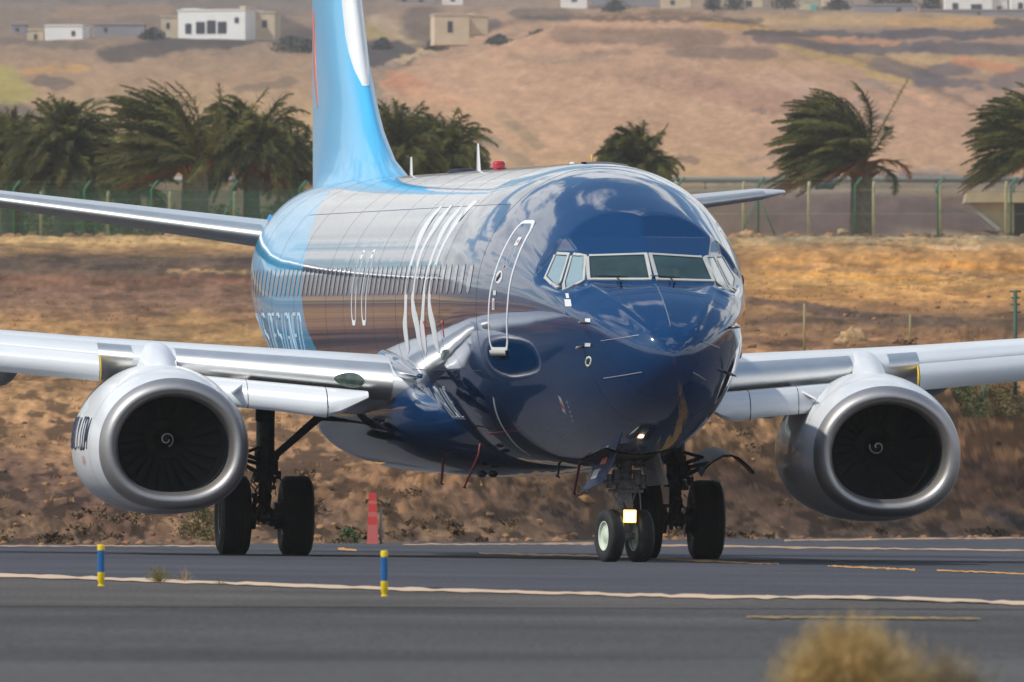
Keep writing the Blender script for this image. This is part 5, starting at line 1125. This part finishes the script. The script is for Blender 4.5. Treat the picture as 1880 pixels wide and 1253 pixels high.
b.tube([(CX, 4.0, 1.25), (CX - .02, 4.7, 1.45)], .04, 10); b.box((CX, 3.98, .345), (.16, .15, .13), bev=.03)
c_, s_ = math.cos(STEER), math.sin(STEER); b.tube([(CX - .27*c_, 4 - .27*s_, .343), (CX + .27*c_, 4 + .27*s_, .343)], .045, 12)
for q in range(9):
    x0 = CX + rnd.uniform(-.2, .2); z0 = rnd.uniform(.95, 1.35); b.tube([(x0, 3.86, z0), (x0 + rnd.uniform(-.08, .08), 3.82, z0 - .12), (x0 + rnd.uniform(-.1, .1), 3.86, z0 - .3)], .009, 6)
for q in range(10): b.box((CX + rnd.uniform(-.2, .2), 3.86 + rnd.uniform(0, .1), rnd.uniform(.95, 1.35)), (.05 + rnd.uniform(0, .05), .06, .04 + rnd.uniform(0, .05)), bev=.01)
ng = b.build('nose_gear', GEARL, A, sharp=45)
for q in (-1, 1): tyre(CX + q*.205*c_, 4.0 + q*.205*s_, .343, .343, .205, .19, STEER, ng, RIMM)
b = MB(); b.box((CX, 3.86, 1.00), (.15, .02, .10), bev=.008); b.build('gear_placard', mat('placard_dull', (.22, .2, .14), .6), ng)
b = MB(); b.box((CX + .035, 3.84, .60), (.19, .10, .19), bev=.03); b.tube([(CX + .035, 3.88, .60), (CX, 4.0, .66)], .03, 8); lampb = b.build('taxi_light', GEARL, ng)
b = MB(); b.box((CX + .035, 3.785, .60), (.165, .015, .165), bev=.006); b.build('lamp_lens', mat('lamp_glow', (1, .9, .7), .3, emit=(1., .42, .06), es=4.), lampb)
b = MB(); b.box((CX + .035, 3.775, .60), (.118, .01, .118), bev=.004); b.build('lamp_bulb', mat('lamp_core', (1, .9, .7), .3, emit=(1., .86, .60), es=22.), lampb)
b = MB(); b.revolve([(3.62, .018), (3.60, .018), (3.595, 0)], (CX + .095, 0, 1.457), 'y', 16); b.build('lamp_lens', mat('lamp_glow_small', (1, .8, .5), .3, emit=(1., .5, .1), es=2.5), lampb)
# bay opening as a black patch for the dark inside, and its doors
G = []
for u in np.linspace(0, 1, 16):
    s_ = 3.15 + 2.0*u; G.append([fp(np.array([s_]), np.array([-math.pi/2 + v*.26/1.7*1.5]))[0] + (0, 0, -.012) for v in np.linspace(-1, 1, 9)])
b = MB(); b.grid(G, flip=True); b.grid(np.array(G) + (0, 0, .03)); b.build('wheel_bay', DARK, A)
for sd in (-1, 1):
    G = []
    for u in np.linspace(0, 1, 8):
        s_ = 3.15 + 1.8*u; row = []
        for v in np.linspace(0, 1, 8):
            out_ = .10*v + (.10*v*v if sd < 0 else .02*v); row.append((sd*(.29 + out_), s_, 1.42 - (.40 + .10*u*(sd < 0))*v - .04*u))
        G.append(row)
    G = np.array(G); b = MB(); b.grid(G, flip=(sd < 0)); b.grid(G + (-sd*.025, 0, 0), flip=(sd > 0)); b.grid(np.stack([G[0], G[0] + (-sd*.025, 0, 0)])); b.grid(np.stack([G[:, -1], G[:, -1] + (-sd*.025, 0, 0)]))
    dr = b.build('nose_gear_door', mat('door_navy', (.012, .03, .095), .22, coat=.5) if sd < 0 else GEARL, A, sharp=40)
    if sd < 0:
        b = MB(); b.cur = 0
        def dp(u, v): return (-(.29 + .10*v + .10*v*v) - .006, 3.15 + 1.8*u, 1.42 - (.40 + .10*u)*v - .04*u)
        b.grid([[dp(u, v) for v in (.42, .5, .68)] for u in (.5, .7, .8)]); b.cur = 1; b.grid([[dp(u, v) for v in (.1, .2, .3)] for u in (.3, .6)])
        b.build('door_placard', [MARK, RED], dr)
    b = MB(); b.tube([(sd*.12, 4.1, 1.3), (sd*.36, 4.0, 1.18)], .02, 8); b.build('door_rod', GEARL, dr)

for sd in (-1, 1):
    b = MB(); XL = 2.86*sd; Y = 19.6; ZA = .405
    b.tube([(XL, Y, ZA + .02), (XL, Y, .95)], .085, 16); b.tube([(XL, Y, .88), (XL, Y, 2.45)], .128, 18); b.tube([(XL, Y, .86), (XL, Y, .95)], .16, 18); b.tube([(XL, Y, 1.22), (XL, Y, 1.30)], .15, 18)
    b.box((XL + .09, Y - .12, 1.08), (.14, .16, .22), bev=.02); b.box((XL - .1, Y - .1, 1.95), (.10, .1, .5), bev=.02)
    b.tube([(XL - sd*.10, Y, 1.20), (XL - sd*.95, Y + .02, 1.95), (XL - sd*1.2, Y + .02, 2.15)], [.05, .062, .05], 12)
    b.tube([(XL - .38, Y, ZA), (XL + .38, Y, ZA)], .075, 14); b.box((XL, Y, ZA + .02), (.24, .22, .22), bev=.05)
    for q in (-1, 1): b.tube([(XL + q*.13, Y, ZA), (XL + q*.26, Y, ZA)], [.19, .19], 24)
    b.tube([(XL, Y - .12, .90), (XL + .02, Y - .34, .68), (XL, Y - .1, .46)], [.06, .04, .06], 8)
    b.tube([(XL + sd*.1, Y - .05, 1.0), (XL + sd*.33, Y - .05, 1.12)], .03, 8); b.tube([(XL + sd*.1, Y - .05, 1.18), (XL + sd*.33, Y - .02, 1.26)], .028, 8)
    for q in range(14):
        x0 = XL + rnd.uniform(-.17, .17); z0 = rnd.uniform(.6, 1.5); b.tube([(x0, Y - .14, z0), (x0 + rnd.uniform(-.12, .12), Y - .2, z0 - .15), (x0 + rnd.uniform(-.14, .14), Y - .15, z0 - .34)], .010, 6)
    for q in range(16): b.box((XL + rnd.uniform(-.2, .2), Y - .15 + rnd.uniform(0, .1), rnd.uniform(.3, 1.3)), (.05 + rnd.uniform(0, .07), .07, .04 + rnd.uniform(0, .08)), bev=.01)
    for q in range(4):
        a = np.linspace(0, math.pi, 7); x0 = XL + rnd.uniform(-.1, .1); b.tube([(x0 + .05*math.cos(k), Y - .15, .34 - .07*math.sin(k)) for k in a], .008, 6)
    mg = b.build('main_gear', GEARM, A, sharp=45)
    for q in (-1, 1): tyre(XL + q*.435, Y, ZA, .553, .43, .27, 0, mg, GEARL)
    # curved outboard door carried by the leg
    arc = [(3.16, 1.22), (3.22, 1.33), (3.32, 1.415), (3.46, 1.44), (3.58, 1.40), (3.68, 1.33), (3.80, 1.21), (3.90, 1.10)]
    G = []
    for u in np.linspace(0, 1, 7):
        G.append([(sd*(x + .02*u), 19.15 + 1.0*u*(1 - .55*max(0, (x - 3.5)/.4)), z - .17*(1-u)*max(0, 1 - max(0, x - 3.3)/.45) - .02) for x, z in arc])
    G = np.array(G); b = MB(); b.grid(G, flip=(sd > 0)); b.grid(G + (0, 0, -.03), flip=(sd < 0)); b.grid(np.stack([G[0], G[0] + (0, 0, -.03)])); b.grid(np.stack([G[:, -1], G[:, -1] + (0, 0, -.03)]))
    b.build('gear_door', mat('gear_door_dark', (.010, .013, .02), .5), mg, sharp=40)
    b = MB(); b.tube([(XL + sd*.1, Y - .1, 1.12), (sd*3.30, 19.3, 1.20)], .028, 8); b.tube([(XL + sd*.1, Y - .1, 1.34), (sd*3.2, 19.3, 1.27)], .024, 8); b.build('door_rod', GEARM, mg)
# ---------------------------------------------------------------- thin air between the camera and the hills
HZ = bpy.data.materials.new('haze_air'); HZ.use_nodes = True; t_ = HZ.node_tree; t_.nodes.clear(); mo = t_.nodes.new('ShaderNodeOutputMaterial'); pv = t_.nodes.new('ShaderNodeVolumePrincipled')
pv.inputs['Color'].default_value = (.88, .84, .80, 1); pv.inputs['Density'].default_value = .00011; pv.inputs['Anisotropy'].default_value = .2; t_.links.new(pv.outputs[0], mo.inputs['Volume'])
b = MB(); b.box((0, 250, 215), (12800, 12700, 440)); hz = b.build('haze', HZ, smooth=False); kind(hz, 'stuff')
